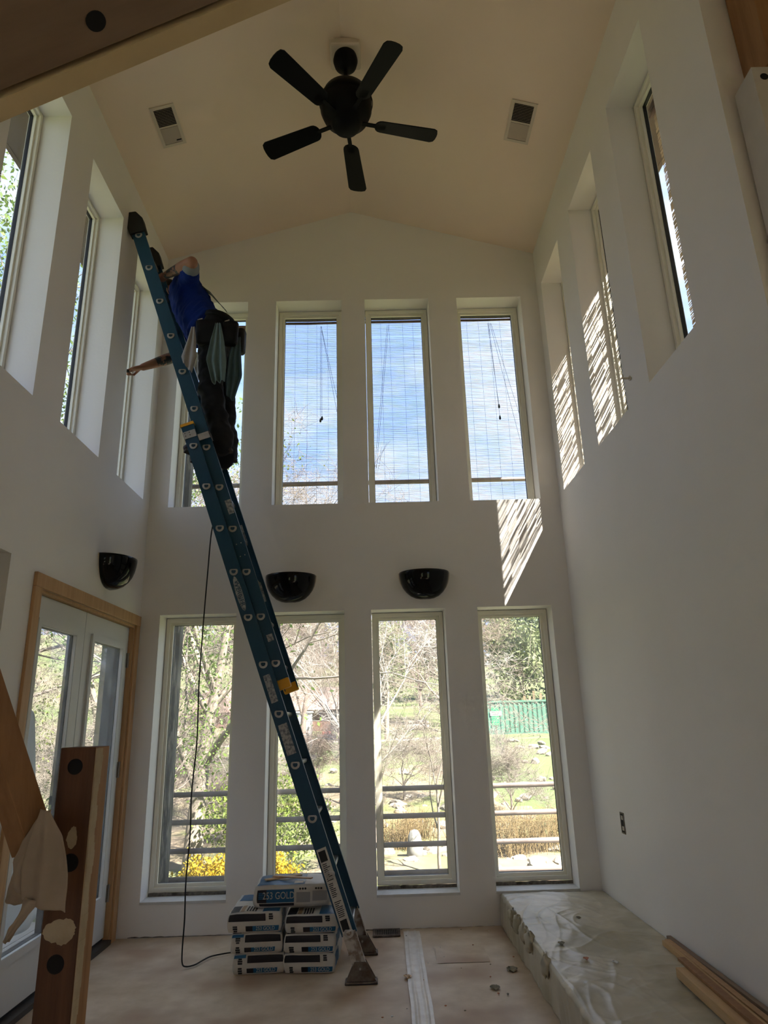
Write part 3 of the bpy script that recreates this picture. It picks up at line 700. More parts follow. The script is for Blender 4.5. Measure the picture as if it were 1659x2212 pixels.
def fist(mb, wrist, hand, grip_c, grip_dir, r_grip, thumb_side):
    """palm plus five fingers curling round a bar through grip_c along grip_dir"""
    d=(hand-wrist).normalized(); g=Vector(grip_dir).normalized()
    n=d.cross(g).normalized()
    to=(grip_c-hand); n=(to-g*to.dot(g)); n=(n-d*n.dot(d)); n.normalize()
    loft(mb,[(wrist,g,.028,.020),(wrist.lerp(hand,.5),g,.038,.018),(hand+d*.012,g,.044,.016)],14)
    lens=[.030,.034,.032,.026]
    for i in range(4):
        off=(-.033+.022*i); base=hand+d*.010+g*off; L=lens[i]
        p1=base+d*L*.9+n*.008; p2=p1+d*.004+n*L*.85; p3=p2-d*L*.75+n*.006
        mb.tube([base,p1,p2,p3],[.0095,.0092,.0085,.0075],10)
        for q,rr_ in ((p1,.0093),(p2,.0086),(p3,.0076)): mb.ell(q,(rr_,)*3,10,6)
    tb=wrist.lerp(hand,.35)+g*(.034*thumb_side); t1=tb+d*.03+n*.022+g*(.010*thumb_side); t2=t1+d*.022+n*.020-g*(.010*thumb_side)
    mb.tube([tb,t1,t2],[.013,.011,.009],10); mb.ell(t1,(.011,)*3,10,6); mb.ell(t2,(.009,)*3,10,6)
fist(bodym,WRL,HNL,fp(4.548,4.43),(0,1,0),.0185,-1)
GR=HNR+V((-.03,-.012,-.028)); fist(bodym,WRR,HNR,GR,(-.25,.9,.30),.012,1)
body=fused('body',bodym,[M_skin,M_tattoo],per,.0048,4)
# tattoos on both forearms
mi=np.zeros(len(body.data.polygons),dtype=np.int32)
for p in body.data.polygons:
    c=p.center+ORG[body]
    for a,b in ((ELL,WRL),(ELR,WRR)):
        ab=b-a; t=(c-a).dot(ab)/ab.length_squared
        lo,hi=(.45,1.0) if a is ELL else (.12,.62)
        if lo<t<hi and (c-(a+ab*t)).length<.055: mi[p.index]=1
body.data.polygons.foreach_set('material_index',mi)
hm=MB(); hm.ell(HEAD-fw*.018+V((0,0,.022)),(.100,.085,.108),20,14,hrot); fused('hair',hm,M_hair,per,.010,2,lambda p:.004*mnoise.noise(p*60))
# shirt
def shirt_folds(p):
    q=(p.x*.55+p.z*.85); w=(p.x*.85-p.z*.55); return .015*mnoise.noise((w*22,p.y*12,q*5))+.008*mnoise.noise((w*40,p.y*30,q*12))
sm=MB()
w0=HIP+V((-.045,.0,.00))
loft(sm,[(HIP+V((-.075,.0,-.035)),SIDE_HIP,.165,.125),(w0+V((-.03,0,.06)),SIDE_HIP,.180,.150),(HIP.lerp(NECK,.32)+V((-.035,0,0)),SIDE_HIP.lerp(SIDE_SH,.35),.185,.150),(HIP.lerp(NECK,.58)+V((-.015,0,0)),SIDE_HIP.lerp(SIDE_SH,.65),.195,.145),(HIP.lerp(NECK,.80),SIDE_SH,.195,.125),(HIP.lerp(NECK,.93),SIDE_SH,.15,.10),(NECK,SIDE_SH,.075,.070)],24)
limb(sm,[SHL+(NECK-SHL)*.25,SHL,SHL.lerp(ELL,.62)],[.085,.088,.072]); limb(sm,[SHR+(NECK-SHR)*.25,SHR,SHR.lerp(ELR,.70)],[.085,.080,.068])
fused('shirt',sm,M_shirt,per,.010,5,shirt_folds)
for (a,b,t0,t1,rd) in ((SHL,ELL,.64,.80,.066),(SHR,ELR,.72,.90,.060)):
    cm=MB(); limb(cm,[a.lerp(b,t0),a.lerp(b,t1)],[rd,rd*.98]); fused('sleeve_cuff',cm,M_shirtgrey,per,.008,3)
# trousers
def tro_folds(p): return .013*mnoise.noise((p.x*10,p.y*10,p.z*16))+.008*mnoise.noise((p.x*22,p.y*22,p.z*30))
tm=MB()
loft(tm,[(HIP+V((.035,0,.105)),SIDE_HIP,.160,.105),(HIP+V((.02,0,.02)),SIDE_HIP,.185,.125),(HIP+V((.015,0,-.07)),SIDE_HIP,.185,.130),(HIP+V((.0,0,-.16)),SIDE_HIP,.16,.11)],22)
for h,k,a,f in ((HIP+V((.01,-.085,-.10)),KNL,ANL,-1),(HIP+V((.01,.085,-.10)),KNR,ANR,1)):
    limb(tm,[h,h.lerp(k,.5),k,k.lerp(a,.5),a+V((0,0,.02)),a+V((-.005,0,-.035))],[.105,.098,.084,.078,.082,.080])
fused('trousers',tm,M_trouser,per,.011,4,tro_folds)
# boots
for a,yy in ((ANL,4.335),(ANR,4.515)):
    bm_=MB(); zs=3.134
    loft(bm_,[(V((a.x+.055,yy,zs+.045)),(0,1,0),.036,.040),(V((a.x,yy,zs+.05)),(0,1,0),.042,.048),(V((a.x-.09,yy,zs+.045)),(0,1,0),.045,.043),(V((a.x-.18,yy,zs+.037)),(0,1,0),.050,.035),(V((a.x-.235,yy,zs+.030)),(0,1,0),.042,.028),(V((a.x-.258,yy,zs+.026)),(0,1,0),.024,.018)],18)
    limb(bm_,[V((a.x+.005,yy,zs+.06)),V((a.x,yy,zs+.15))],[.046,.052])
    b=fused('boot',bm_,M_boot,per,.007,3)
    sp=MB(); pts=[(.075,.030),(.082,0),(.075,-.030),(.02,-.040),(-.09,-.043),(-.18,-.050),(-.235,-.040),(-.258,0),(-.235,.040),(-.18,.050),(-.09,.043),(.02,.040)]
    sp.prism([V((a.x+x,yy+y,zs-.0005)) for x,y in pts],(0,0,.016)); sp.build('sole',M_sole,b)
# belt and pouches
bel=MB()
loft(bel,[(HIP+V((.028,0,.065)),SIDE_HIP,.188,.132),(HIP+V((.034,0,.105)),SIDE_HIP,.182,.128)],28,cap=True)
belt=bel.build('tool_belt',M_pouch,per,smooth=True)
for c,hw,hd,hh in ((V((-1.16,4.235,4.005)),.082,.032,.095),(V((-1.005,4.275,4.02)),.055,.035,.085),(V((-.955,4.40,4.03)),.035,.055,.085),(V((-1.20,4.60,4.0)),.08,.03,.09)):
    pm=MB(); loft(pm,[(c-V((0,0,hh)),(1,0,0),hw*.72,hd*.8),(c-V((0,0,hh*.8)),(1,0,0),hw*.95,hd),(c,(1,0,0),hw,hd*1.1),(c+V((0,0,hh)),(1,0,0),hw*1.03,hd*1.05)],20,sup=3)
    pm.build('pouch',M_pouch,belt,smooth=True)
for c in (V((-1.215,4.226,4.118)),V((-1.03,4.262,4.125))):
    MB().obox(c,((1,0,.35),(0,1,0),(-.35,0,1)),(.018,.002,.004)).build('belt_clip',M_alu,belt)
def gathered(top, outline_l, outline_r, depth, folds, seed, nu=26, nv=22, nrm=(0,-1,0), sway=0):
    """cloth gathered at the top point and falling between two bottom corners"""
    top=Vector(top); l=Vector(outline_l); r=Vector(outline_r); n=Vector(nrm); mb=MB(); rnd=random.Random(seed); ph=rnd.uniform(0,6)
    def fn(u,v):
        w=v**.75; b=l.lerp(r,u); jag=.05*mnoise.noise((u*3+seed,0,0))
        p=top.lerp(b,v*(1+jag)); mid=top+V((0,0,(b.z-top.z)*v))
        p=Vector((mid.x+(p.x-mid.x)*(.12+.88*w)/max(v,.05)*v, mid.y+(p.y-mid.y)*v, p.z))
        f=math.sin(u*2*math.pi*folds+ph+v*.8)*depth*(.35+.65*v)+.35*depth*mnoise.noise((u*6,v*4,seed))
        return p+n*f+V((sway*math.sin(v*3+seed),0,0))
    mb.grid(fn,nu,nv); return mb
def cloth_obj(name,mb,mat,label,cat,parent=None,group=None):
    o=mb.build(name,mat,parent,smooth=True,fix=False); s=o.modifiers.new('t','SOLIDIFY'); s.thickness=.0025; s.offset=0
    if parent is None: tag(o,label,cat,group)
    return o
def rag(top,left,right,yb,depth,folds,seed,mat,label):
    def at(P,v):
        q=v*(len(P)-1); k=min(int(q),len(P)-2); t=q-k; a,b=P[k],P[k+1]; return a[0]+(b[0]-a[0])*t,a[1]+(b[1]-a[1])*t
    mb=MB()
    def fn(u,v):
        l=at(left,v); r=at(right,v); f=math.sin(u*2*math.pi*folds+seed)*depth*(.3+.7*v)+.4*depth*mnoise.noise((u*5,v*3,seed))
        return (l[0]+(r[0]-l[0])*u,yb+f,l[1]+(r[1]-l[1])*u+.02*mnoise.noise((u*4+seed,1,v))*v)
    mb.grid(fn,26,22); return cloth_obj('cleaning_rag',mb,mat,label,'rag')
rag(None,[(-1.262,4.03),(-1.285,3.92),(-1.318,3.80),(-1.30,3.74)],[(-1.238,4.03),(-1.222,3.92),(-1.215,3.80),(-1.238,3.665)],4.185,.010,1.6,3,M_ragwhite,'grey-white rag hanging at the front of the tool belt')
rag(None,[(-1.085,4.04),(-1.112,3.90),(-1.135,3.75),(-1.085,3.57)],[(-1.050,4.04),(-1.022,3.90),(-.998,3.72),(-1.005,3.585)],4.160,.016,2.4,5,M_raggreen,'green-grey rag hanging at the side of the tool belt')
rag(None,[(-.985,4.02),(-1.02,3.86),(-1.035,3.68),(-1.025,3.56)],[(-.940,4.02),(-.928,3.86),(-.915,3.70),(-.965,3.50)],4.315,.016,2.4,9,M_ragblue,'darker blue-grey rag hanging from the rear pouch')
mb=MB()
def towel(u,v): 
    P=[V((-1.365,4.535,4.672)),V((-1.225,4.49,4.528)),V((-1.108,4.45,4.362))]; p=P[0].lerp(P[1],v*2) if v<.5 else P[1].lerp(P[2],v*2-1)
    return p+V((.035*(u-.5),.11*(u-.5),-.03*(u-.5)**2+.004*math.sin(u*9+v*7)))
mb.grid(towel,14,14); cloth_obj('shoulder_rag',mb,pmat('dark_grey_rag',(.10,.12,.12),rough=.95),'dark grey cloth lying down the back of the blue shirt','rag')
# scraper in the hand
r=thing('scraper',GR,'dark scraper held in the lower hand at the window','scraper')
ax=V((-.25,.9,.30)).normalized()
MB().tube([GR-ax*.055,GR,GR+ax*.055],[.010,.012,.010],12).build('handle',M_rubber,r,smooth=True)
MB().obox(GR+ax*.085,(ax,V((0,0,1)),ax.cross(V((0,0,1)))),(.032,.02,.0008)).build('blade',M_alu,r)

# ------------------------------------------------------------------ cord hanging from the ladder
cp=[(-1.085,4.46,2.74),(-1.12,4.48,2.60),(-1.135,4.49,2.3),(-1.146,4.49,1.97),(-1.156,4.50,1.60),(-1.150,4.50,1.245),(-1.166,4.50,.95),(-1.162,4.50,.713),(-1.172,4.50,.45),(-1.168,4.50,.25),(-1.172,4.50,.10),(-1.165,4.49,.03),(-1.14,4.485,.016),(-1.10,4.52,.0135),(-1.07,4.60,.0135),(-1.04,4.66,.0135),(-.98,4.70,.0135),(-.90,4.735,.0135)]
def smooth_path(P,k=6):
    P=[Vector(p) for p in P]; out=[]
    for i in range(len(P)-1):
        a,b,c,d=P[max(i-1,0)],P[i],P[i+1],P[min(i+2,len(P)-1)]
        for j in range(k):
            t=j/k; out.append(.5*((2*b)+(c-a)*t+(2*a-5*b+4*c-d)*t*t+(-a+3*b-3*c+d)*t**3))
    return out+[P[-1]]
o=MB().tube(smooth_path(cp),.0042,8).build('power_cord',M_cord,smooth=True); tag(o,'thin black cord hanging from the ladder to the floor','cord')

# ------------------------------------------------------------------ bags of mortar
def bag(c, hx, hy, h, label, style, rot=0.0, seed=0, group='mortar bags stacked by the ladder'):
    """bag with its end (or side) facing the viewer; local frame: x right, y away, z up, base at c"""
    r=thing('mortar_bag',c,label,'bag',group,rotz=rot); O=Vector((0,0,0)); ORG[r]=O; rn=random.Random(seed)
    mb=MB(); nx,ny,nz=16,20,6
    def shape(p):
        x,y,z=p  # -1..1
        rx=1-.05*abs(z)**3-.012*y*y; ry=1-.03*abs(z)**4; puff=1-.07*(x**6)-.06*(y**6)*max(0,z)
        zz=(z*.5+.5)*h
        zz=h*.5+ (zz-h*.5)*puff
        q=V((x*hx*rx,y*hy*ry,zz))
        d=mnoise.noise(q*9+V((seed*3.1,0,0)))*.008+mnoise.noise(q*22+V((seed,5,0)))*.004
        nrm=V((x**5,y**5*(.35 if y<0 else 1),z**3*.6 if z>0 else 0)); 
        return q+nrm*d
    idx={}
    def face(axis,sgn,na,nb):
        def fn(u,v):
            a=u*2-1; b=v*2-1
            a=math.copysign(abs(a)**.8,a)
            p=[0,0,0]; o_=[i for i in range(3) if i!=axis]; p[axis]=sgn; p[o_[0]]=a; p[o_[1]]=b; return shape(p)
        mb.grid(fn,na,nb)
    face(0,-1,ny,nz); face(0,1,ny,nz); face(1,-1,nx,nz); face(1,1,nx,nz); face(2,-1,nx,ny); face(2,1,nx,ny)
    me_o=mb.build('sack',M_bagw,r,smooth=True)
    bm=bmesh.new(); bm.from_mesh(me_o.data); bmesh.ops.remove_doubles(bm,verts=bm.verts,dist=.0015); bmesh.ops.recalc_face_normals(bm,faces=bm.faces); bm.to_mesh(me_o.data); bm.free()
    me_o.data.polygons.foreach_set('use_smooth',[True]*len(me_o.data.polygons))
    def patch(name,axis,sgn,a0,a1,b0,b1,mat,off=.0015,na=10,nb=4,par=None):
        m2=MB()
        def fn(u,v):
            a=a0+(a1-a0)*u; b=b0+(b1-b0)*v; p=[0,0,0]; o_=[i for i in range(3) if i!=axis]; p[axis]=sgn; p[o_[0]]=a; p[o_[1]]=b
            q=shape(p); q[axis]+=sgn*off; return q
        m2.grid(fn,na,nb); return m2.build(name,mat,par or me_o,smooth=True,fix=False)
    if style=='end_a' or style=='end_b':
        f=1 if style=='end_a' else -1
        if style=='end_a':
            patch('black_panel',1,-1,-.96,.42,.12,.86,M_bagk); 
            patch('blue_panel',1,-1,-.32,.92,-.86,-.34,M_bagb); patch('black_patch',1,-1,-.32,-.06,-.86,-.34,M_bagk,.0022)
            tx,tz=.42,-.60
        else:
            patch('black_panel',1,-1,-.44,.95,.10,.84,M_bagk); patch('blue_corner',1,-1,-.97,-.50,.62,.95,M_bagb)
            patch('blue_panel',1,-1,-.46,.72,-.84,-.40,M_bagb); patch('black_patch',1,-1,-.46,-.20,-.84,-.40,M_bagk,.0022); tx,tz=.28,-.60
        q=shape((tx,-1,tz)); 
        text_mesh('lettering','253 GOLD',.026,(q.x,q.y-.0035,q.z),(1,0,0),(0,0,1),M_labw,me_o,sx=.9)
        # small illegible print blocks
        m3=MB()
        for (bx,bz) in (((.62,.55) if style=='end_a' else (-.72,.30)),(-.72,-.62)):
            for k in range(3):
                w=rn.uniform(.13,.19); q0=shape((bx-w/2,-1,bz+.22-.22*k)); q1=shape((bx+w/2,-1,bz+.22-.22*k)); y_=min(q0.y,q1.y)-.002
                m3.box((q0.x,y_,q0.z-.004),(q1.x,y_+.0008,q0.z+.004))
        m3.build('fine_print',M_print,me_o,kind='stuff')
        # top print bands
        patch('blue_top_panel',2,1,.30,.95,-.97,-.1,M_bagb); patch('black_top_panel',2,1,-.96,-.62,-.98,-.35,M_bagk); patch('tan_top_panel',2,1,-.58,-.42,-.97,-.35,M_bagbr)
        for k in range(4): patch('top_print_line',2,1,-.34+k*.11,-.28+k*.11,-.95,-.45,M_print,.002,2,8)
        patch('blue_side_panel',0,1,-.9,-.1,-.6,.75,M_bagb); patch('blue_far_top',2,1,-.9,.9,.2,.95,M_bagb)
        if style=='end_b': patch('blue_left_top',2,1,-.95,.2,-.30,.9,M_bagb,.0017)
    else:
        patch('blue_panel',1,-1,-.90,.06,-.55,.62,M_bagb); patch('black_patch',1,-1,-.90,-.66,-.55,.62,M_bagk,.0022)
        patch('black_bottom_line',1,-1,-.86,.06,-.86,-.62,M_bagk)
        patch('grey_panel',1,-1,.12,.48,-.60,.30,M_bagg); patch('grey_panel',1,-1,.54,.92,-.50,.40,M_bagg)
        q=shape((-.34,-1,.05)); text_mesh('lettering','253 GOLD',.052,(q.x,q.y-.0075,q.z),(1,0,0),(0,0,1),M_labw,me_o,sx=.78)
        m3=MB()
        for k in range(4):
            q0=shape((-.86+.0*k,-1,.30-.16*k)); q1=shape((-.70,-1,.30-.16*k)); y_=min(q0.y,q1.y)-.0035
            m3.box((q0.x,y_,q0.z-.003),(q1.x,y_+.0008,q0.z+.003))
        m3.build('emblem_print',M_bagb,me_o,kind='stuff')
        patch('blue_top_panel',2,1,-.95,.35,-.97,.9,M_bagb,na=16,nb=12); patch('white_script',2,1,.05,.30,-.85,-.45,M_bagw,.003)
        m4=MB()
        for bx in (.30,.72):
            for k in range(3):
                q0=shape((bx-.08+.07*k,-1,.62)); m4.ell((q0.x,q0.y-.002,q0.z),(.006,.0012,.006),8,4)
        m4.build('hazard_symbols',M_print,me_o,kind='stuff')
    # seam flap along both ends
    return r
Z0=.006
bag((-.715,4.565,Z0),.146,.215,.103,'bottom bag of the left stack of mortar bags','end_b',R(3),1)
bag((-.725,4.555,Z0+.104),.148,.215,.103,'middle bag of the left stack of mortar bags','end_b',R(2),2)
bag((-.735,4.550,Z0+.208),.152,.215,.103,'upper bag of the left stack beside the cord','end_a',R(1),3)
bag((-.408,4.555,Z0),.144,.220,.098,'bottom bag of the right stack next to the ladder','end_a',R(-3),4)
bag((-.410,4.550,Z0+.099),.146,.218,.097,'middle bag of the right stack next to the ladder','end_a',R(-2),5)
bag((-.405,4.550,Z0+.197),.150,.218,.094,'upper bag of the right stack next to the ladder','end_a',R(-1),6)
bag((-.535,4.560,Z0+.312),.225,.150,.118,'top mortar bag lying sideways across both stacks','side',R(1.5),7)
zt=Z0+.312+.118+.006
for (p,q,w,lab) in (((-.70,4.50,zt+.004),(-.50,4.62,zt+.004),.035,'thin wood shim lying on the top bag'),((-.66,4.56,zt+.012),(-.42,4.47,zt+.012),.028,'darker wood shim crossing over the other shim')):
    o=MB().bar(p,q,w,.006,(0,0,1)).build('wood_shim',M_board if 'thin' in lab else M_casing); tag(o,lab,'wood shim')

# ------------------------------------------------------------------ foreground timber
r=thing('timber_post',(-.735,1.79,0),'dark timber post stub with bolt holes in the foreground','post')
x0,x1,y0,y1,zt=-.777,-.692,1.75,1.838,1.287
m1=MB(); m1.box((x0,y0,0.006),(x1-.0012,y1,zt)); bevel(m1.build('timber',M_postw,r),.002)
MB().box((x1-.0012,y0+.002,.006),(x1,y1-.002,zt-.001)).build('side_face',M_postedge,r)  # right side of the post, coloured paler than its front
rr=random.Random(2); mb=MB()
for k in range(46):
    z=zt-.012-k*.0165; w=.034+.014*mnoise.noise((k*.25,0,0)) if z>.78 else .034*(max(0,(z-.55))/.23)
    if w<.008: continue
    mb.box((x1+.0002,y0+.001,z-.0086),(x1+.0022+.002*rr.random(),y0+.001+w,z+.0086))
mb.build('plaster_smear',M_plaster,r)
def blob(cx,cz,rx,rz,seed,n=48):
    mb=MB(); pts=[]
    for k in range(n):
        t=2*math.pi*k/n; q=1+.25*mnoise.noise((math.cos(t)*1.5+seed,math.sin(t)*1.5,seed))+.16*mnoise.noise((math.cos(t)*5+seed,math.sin(t)*5,seed))
        pts.append((cx+rx*q*math.cos(t),y0-.0015,cz+rz*q*math.sin(t)))
    return mb.prism(pts,(0,.0014,0))
blob(-.728,1.085,.012,.022,1).build('plaster_spot',M_plaster,r); blob(-.733,.893,.036,.026,11).build('plaster_spot',M_plaster,r)
for (hx,hz,hr) in ((-.738,1.243,.0165),(-.727,1.033,.0175),(-.737,.828,.0175)):
    mb=MB(); n=20
    vs=[V((hx+hr*q*math.cos(2*math.pi*k/n),y0-.0008-d,hz+hr*q*math.sin(2*math.pi*k/n))) for q,d in((1.12,0),(1.0,.0006),(.96,.0002)) for k in range(n)]
    mb.add(vs,[(i*n+k,i*n+(k+1)%n,(i+1)*n+(k+1)%n,(i+1)*n+k) for i in range(2) for k in range(n)]+[tuple(2*n+k for k in range(n))]); mb.build('bolt_hole',M_dark,r)
# leaning brace with a cloth over its end
E0=V((-.792,1.70,1.075)); E1=V((-1.02,1.48,1.80)); d=(E1-E0).normalized()
r=thing('timber_brace',E0,'reddish fir brace sloping down to the post with a cloth on it','brace')
sdv=V((.95,-.35,0)).normalized(); sdv=(sdv-d*sdv.dot(d)).normalized(); tv=d.cross(sdv)
mb=MB(); mb.obox((E0+E1)/2,(d,sdv,tv),((E1-E0).length/2,.029,.036)); bevel(mb.build('timber',M_lightwood,r),.002)
def lobed(left,right,yb,depth,folds,seed,nu=26,nv=26):
    """cloth between two hanging edges given as (x, z) lists"""
    def at(P,v):
        q=v*(len(P)-1); k=min(int(q),len(P)-2); t=q-k; a,b=P[k],P[k+1]; t=t*t*(3-2*t)*.5+t*.5
        return a[0]+(b[0]-a[0])*t,a[1]+(b[1]-a[1])*t
    mb=MB()
    def fn(u,v):
        l=at(left,v); r=at(right,v); f=math.sin(u*2*math.pi*folds+seed+1.2*v)*depth*min(1,v*1.6+.15)
        return (l[0]+(r[0]-l[0])*u+.003*mnoise.noise((u*4,v*5,seed)),yb-.014*math.sin(u*math.pi)*(.4+v)+f,l[1]+(r[1]-l[1])*u+.006*mnoise.noise((u*5+seed,v*2,1))*v)
    mb.grid(fn,nu,nv); return mb
hang=cloth_obj('hanging_cloth',lobed([(-.752,1.163),(-.768,1.10),(-.778,1.04),(-.768,.985)],[(-.733,1.158),(-.700,1.105),(-.679,1.03),(-.676,.958)],1.628,.007,1.7,4),M_cloth,'beige cloth hung over the end of the sloping brace','cloth')
cloth_obj('back_fold',lobed([(-.842,1.075),(-.853,1.03),(-.862,.99),(-.866,.958)],[(-.785,1.075),(-.787,1.03),(-.795,.985),(-.800,.950)],1.748,.006,1.1,8,18,16),M_cloth,'','',hang)
cloth_obj('twisted_end',lobed([(-.757,.992),(-.764,.965),(-.778,.94),(-.786,.915)],[(-.725,.985),(-.745,.96),(-.764,.935),(-.778,.912)],1.612,.004,1.3,2,10,12),M_cloth,'','',hang)
cloth_obj('side_fold',lobed([(-.757,1.150),(-.790,1.10),(-.806,1.06),(-.803,1.02)],[(-.735,1.160),(-.752,1.09),(-.768,1.03),(-.770,.99)],1.642,.004,.9,6,12,14),M_cloth,'','',hang)
# sloping header overhead
r=thing('sloping_beam',(-.3,.45,2.1),'brown sloping beam overhead with a pale drywall edge and bolt hole','beam')
dd=V((1,0,.563)).normalized(); nn=V((-.563,0,1)).normalized()
A=V((-.48,0,2.092)); p0=A-dd*1.35; p1=A+dd*1.2
def slab(ya,yb,h0,h1): 
    return MB().prism([p0+nn*h0+LY*ya,p0+nn*h0+LY*yb,p0+nn*h1+LY*yb,p0+nn*h1+LY*ya],p1-p0)
slab(.20,.662,.0,.24).build('timber',M_header,r); slab(.672,.700,.0,.24).build('drywall_edge',M_cream,r)
mb=MB(); hc=V((-.334,.628,2.174))-nn*.0015; n=20
mb.prism([hc+dd*.0125*math.cos(2*math.pi*k/n)+LY*.0125*math.sin(2*math.pi*k/n) for k in range(n)],nn*.004); mb.build('bolt_hole',M_dark,r)
# painted post at the end of the right wall
M_postcream=pmat('painted_post',(.60,.56,.50),(.54,.50,.44),scale=6,rough=.7,bump=.1,bscale=20)
r=thing('painted_post',(1.60,2.08,0),'painted post with bolt holes at the end of the right wall','post')
MB().box((1.535,2.025,.003),(1.70,2.155,3.765)).build('timber',M_postcream,r)
for z in (3.715,3.50,3.28,3.05):
    mb=MB(); n=18; mb.prism([V((1.578+.016*math.cos(2*math.pi*k/n),2.0235,z+.016*math.sin(2*math.pi*k/n))) for k in range(n)],(0,.002,0)); mb.build('bolt_hole',M_dark,r)
rr=random.Random(8)
for k in range(5):
    z=3.63-.05*k+rr.uniform(-.02,.02); x=1.575+rr.uniform(0,.05)
    MB().obox((x,2.0245,z),((1,0,rr.uniform(-1,1)),(0,1,0),(0,0,1)),(.009,.0008,.002)).build('scuff',M_dark,r)
o=MB().box((1.598,2.00,3.772),(1.78,2.165,5.30)).build('upper_stud',M_lightwood); bevel(o,.003); tag(o,'orange-brown upright stud above the painted post','stud')
mb=MB(); rr=random.Random(4)
for k in range(14):
    z=2.76-.055*k; mb.box((1.4885,2.160,z-.02-rr.random()*.008),(1.497+rr.random()*.012,2.1695,z))
o=mb.build('trim_3',M_caulk); tag(o,'ragged broken plaster edge low on the right wall end','plaster edge',kind='structure')
o=MB().box((1.500,2.140,2.10),(1.533,2.165,2.79)).build('wood_strip',M_lightwood); tag(o,'narrow wood strip beside the broken wall edge','wood strip')

# ------------------------------------------------------------------ small things on the right
r=thing('outlet_box',(XR,4.53,.64),'open electrical box slot low on the right wall','outlet')
MB().ring(MRt,4.497,4.563,.632,.752,.007,-.004,.0).build('rim',M_steelrust,r)
MB().box((XR-.0025,4.504,.639),(XR-.0012,4.556,.745)).build('cavity',M_dark,r)
for z in (.662,.722): MB().box((XR-.004,4.515,z-.012),(XR-.0026,4.545,z+.012)).build('socket',M_aludirty,r)
r=thing('wall_anchor',(XR,3.455,3.165),'small screw anchor sticking out of the right wall','wall anchor')
MB().tube([(XR,3.455,3.165),(XR-.045,3.455,3.165),(XR-.06,3.455,3.165)],[.006,.006,.002],10).build('shaft',M_vent,r); MB().tube([(XR-.006,3.455,3.165),(XR-.010,3.455,3.165)],.014,12).build('collar',M_vent,r)
zp=PZ+.022
def plank(p,q,w,h,mat,label,rough_end=False):
    o=MB().bar(p,q,w,h,(0,0,1)).build('wood_board',mat); bevel(o,.0015); tag(o,label,'board','boards lying on the platform'); return o
plank((1.415,3.90,zp+.012),(1.372,2.55,zp+.012),.022,.024,M_board,'long narrow pine strip on the platform, left edge of the boards')
plank((1.445,3.93,zp+.010),(1.415,2.55,zp+.010),.028,.020,M_casing,'reddish strip between the pine strip and the grey board')
plank((1.467,3.97,zp+.012),(1.462,2.55,zp+.012),.024,.024,M_boardd,'grey weathered board against the right wall')
plank((1.322,3.46,zp+.020),(1.290,2.55,zp+.020),.062,.040,M_board,'thick pine block end lying on the platform')
plank((1.352,3.54,zp+.048),(1.318,2.6,zp+.048),.034,.014,M_lightwood,'short split board on top of the thick pine block')
M_leafd=pmat('dead_leaf',(.16,.14,.09),(.24,.20,.13),scale=30,rough=.8)
M_terr=pmat('terracotta_chip',(.42,.17,.09),rough=.8)
def litter(c,s,mat,label,seed,name='dead_leaf',cat='leaf'):
    rr=random.Random(seed); mb=MB()
    def fn(u,v):
        a=u*2-1; b=v*2-1; k=(1-.6*abs(b)**2)
        return (c[0]+s*a*k+s*.3*mnoise.noise((seed,v*2,0)),c[1]+s*1.5*b*(1-.3*abs(a)),c[2]+s*.35*(abs(a)*.6+.5*(mnoise.noise((u*3+seed,v*3,seed))+.6)))
    mb.grid(fn,6,6); o=mb.build(name,mat,smooth=True,fix=False); sd=o.modifiers.new('t','SOLIDIFY'); sd.thickness=.0015; tag(o,label,cat)
litter((.696,4.273,.011),.030,M_leafd,'crumpled dark leaf on the floor near the platform',1)
litter((.560,4.018,.011),.026,M_leafd,'curled pale leaf on the floor nearest the camera',2)
litter((.916,3.997,PZ+.018),.018,M_leafd,'small dark crumb of leaf on the plastic sheet',3)
litter((.973,3.757,PZ+.018),.014,M_terr,'terracotta chip on the plastic sheet',4,'terracotta_chip','chip')
litter((1.095,3.692,PZ+.018),.014,M_sill,'white plaster chip on the plastic sheet',5,'plaster_chip','chip')
litter((1.135,4.46,PZ+.018),.012,M_leafd,'tiny dark leaf scrap further back on the plastic sheet',6)
litter((.12,4.22,.011),.020,M_casing,'small orange wood sliver beside the ladder foot',7,'wood_sliver','sliver')
rr=random.Random(21)
for k in range(26):
    x=rr.uniform(-.2,.78); y=rr.uniform(3.65,5.05)
    if -.3<x<.1 and y>4.1: continue
    s=rr.uniform(.003,.007)
    o=MB().ell((x,y,.0115+s*.3),(s,s*rr.uniform(.6,1.4),s*.4),6,4).build('dirt_crumb',random.Random(k).choice([M_leafd,M_terr,M_sill])); tag(o,'tiny dirt crumb on the brown floor paper','crumb','dirt crumbs on the floor paper')

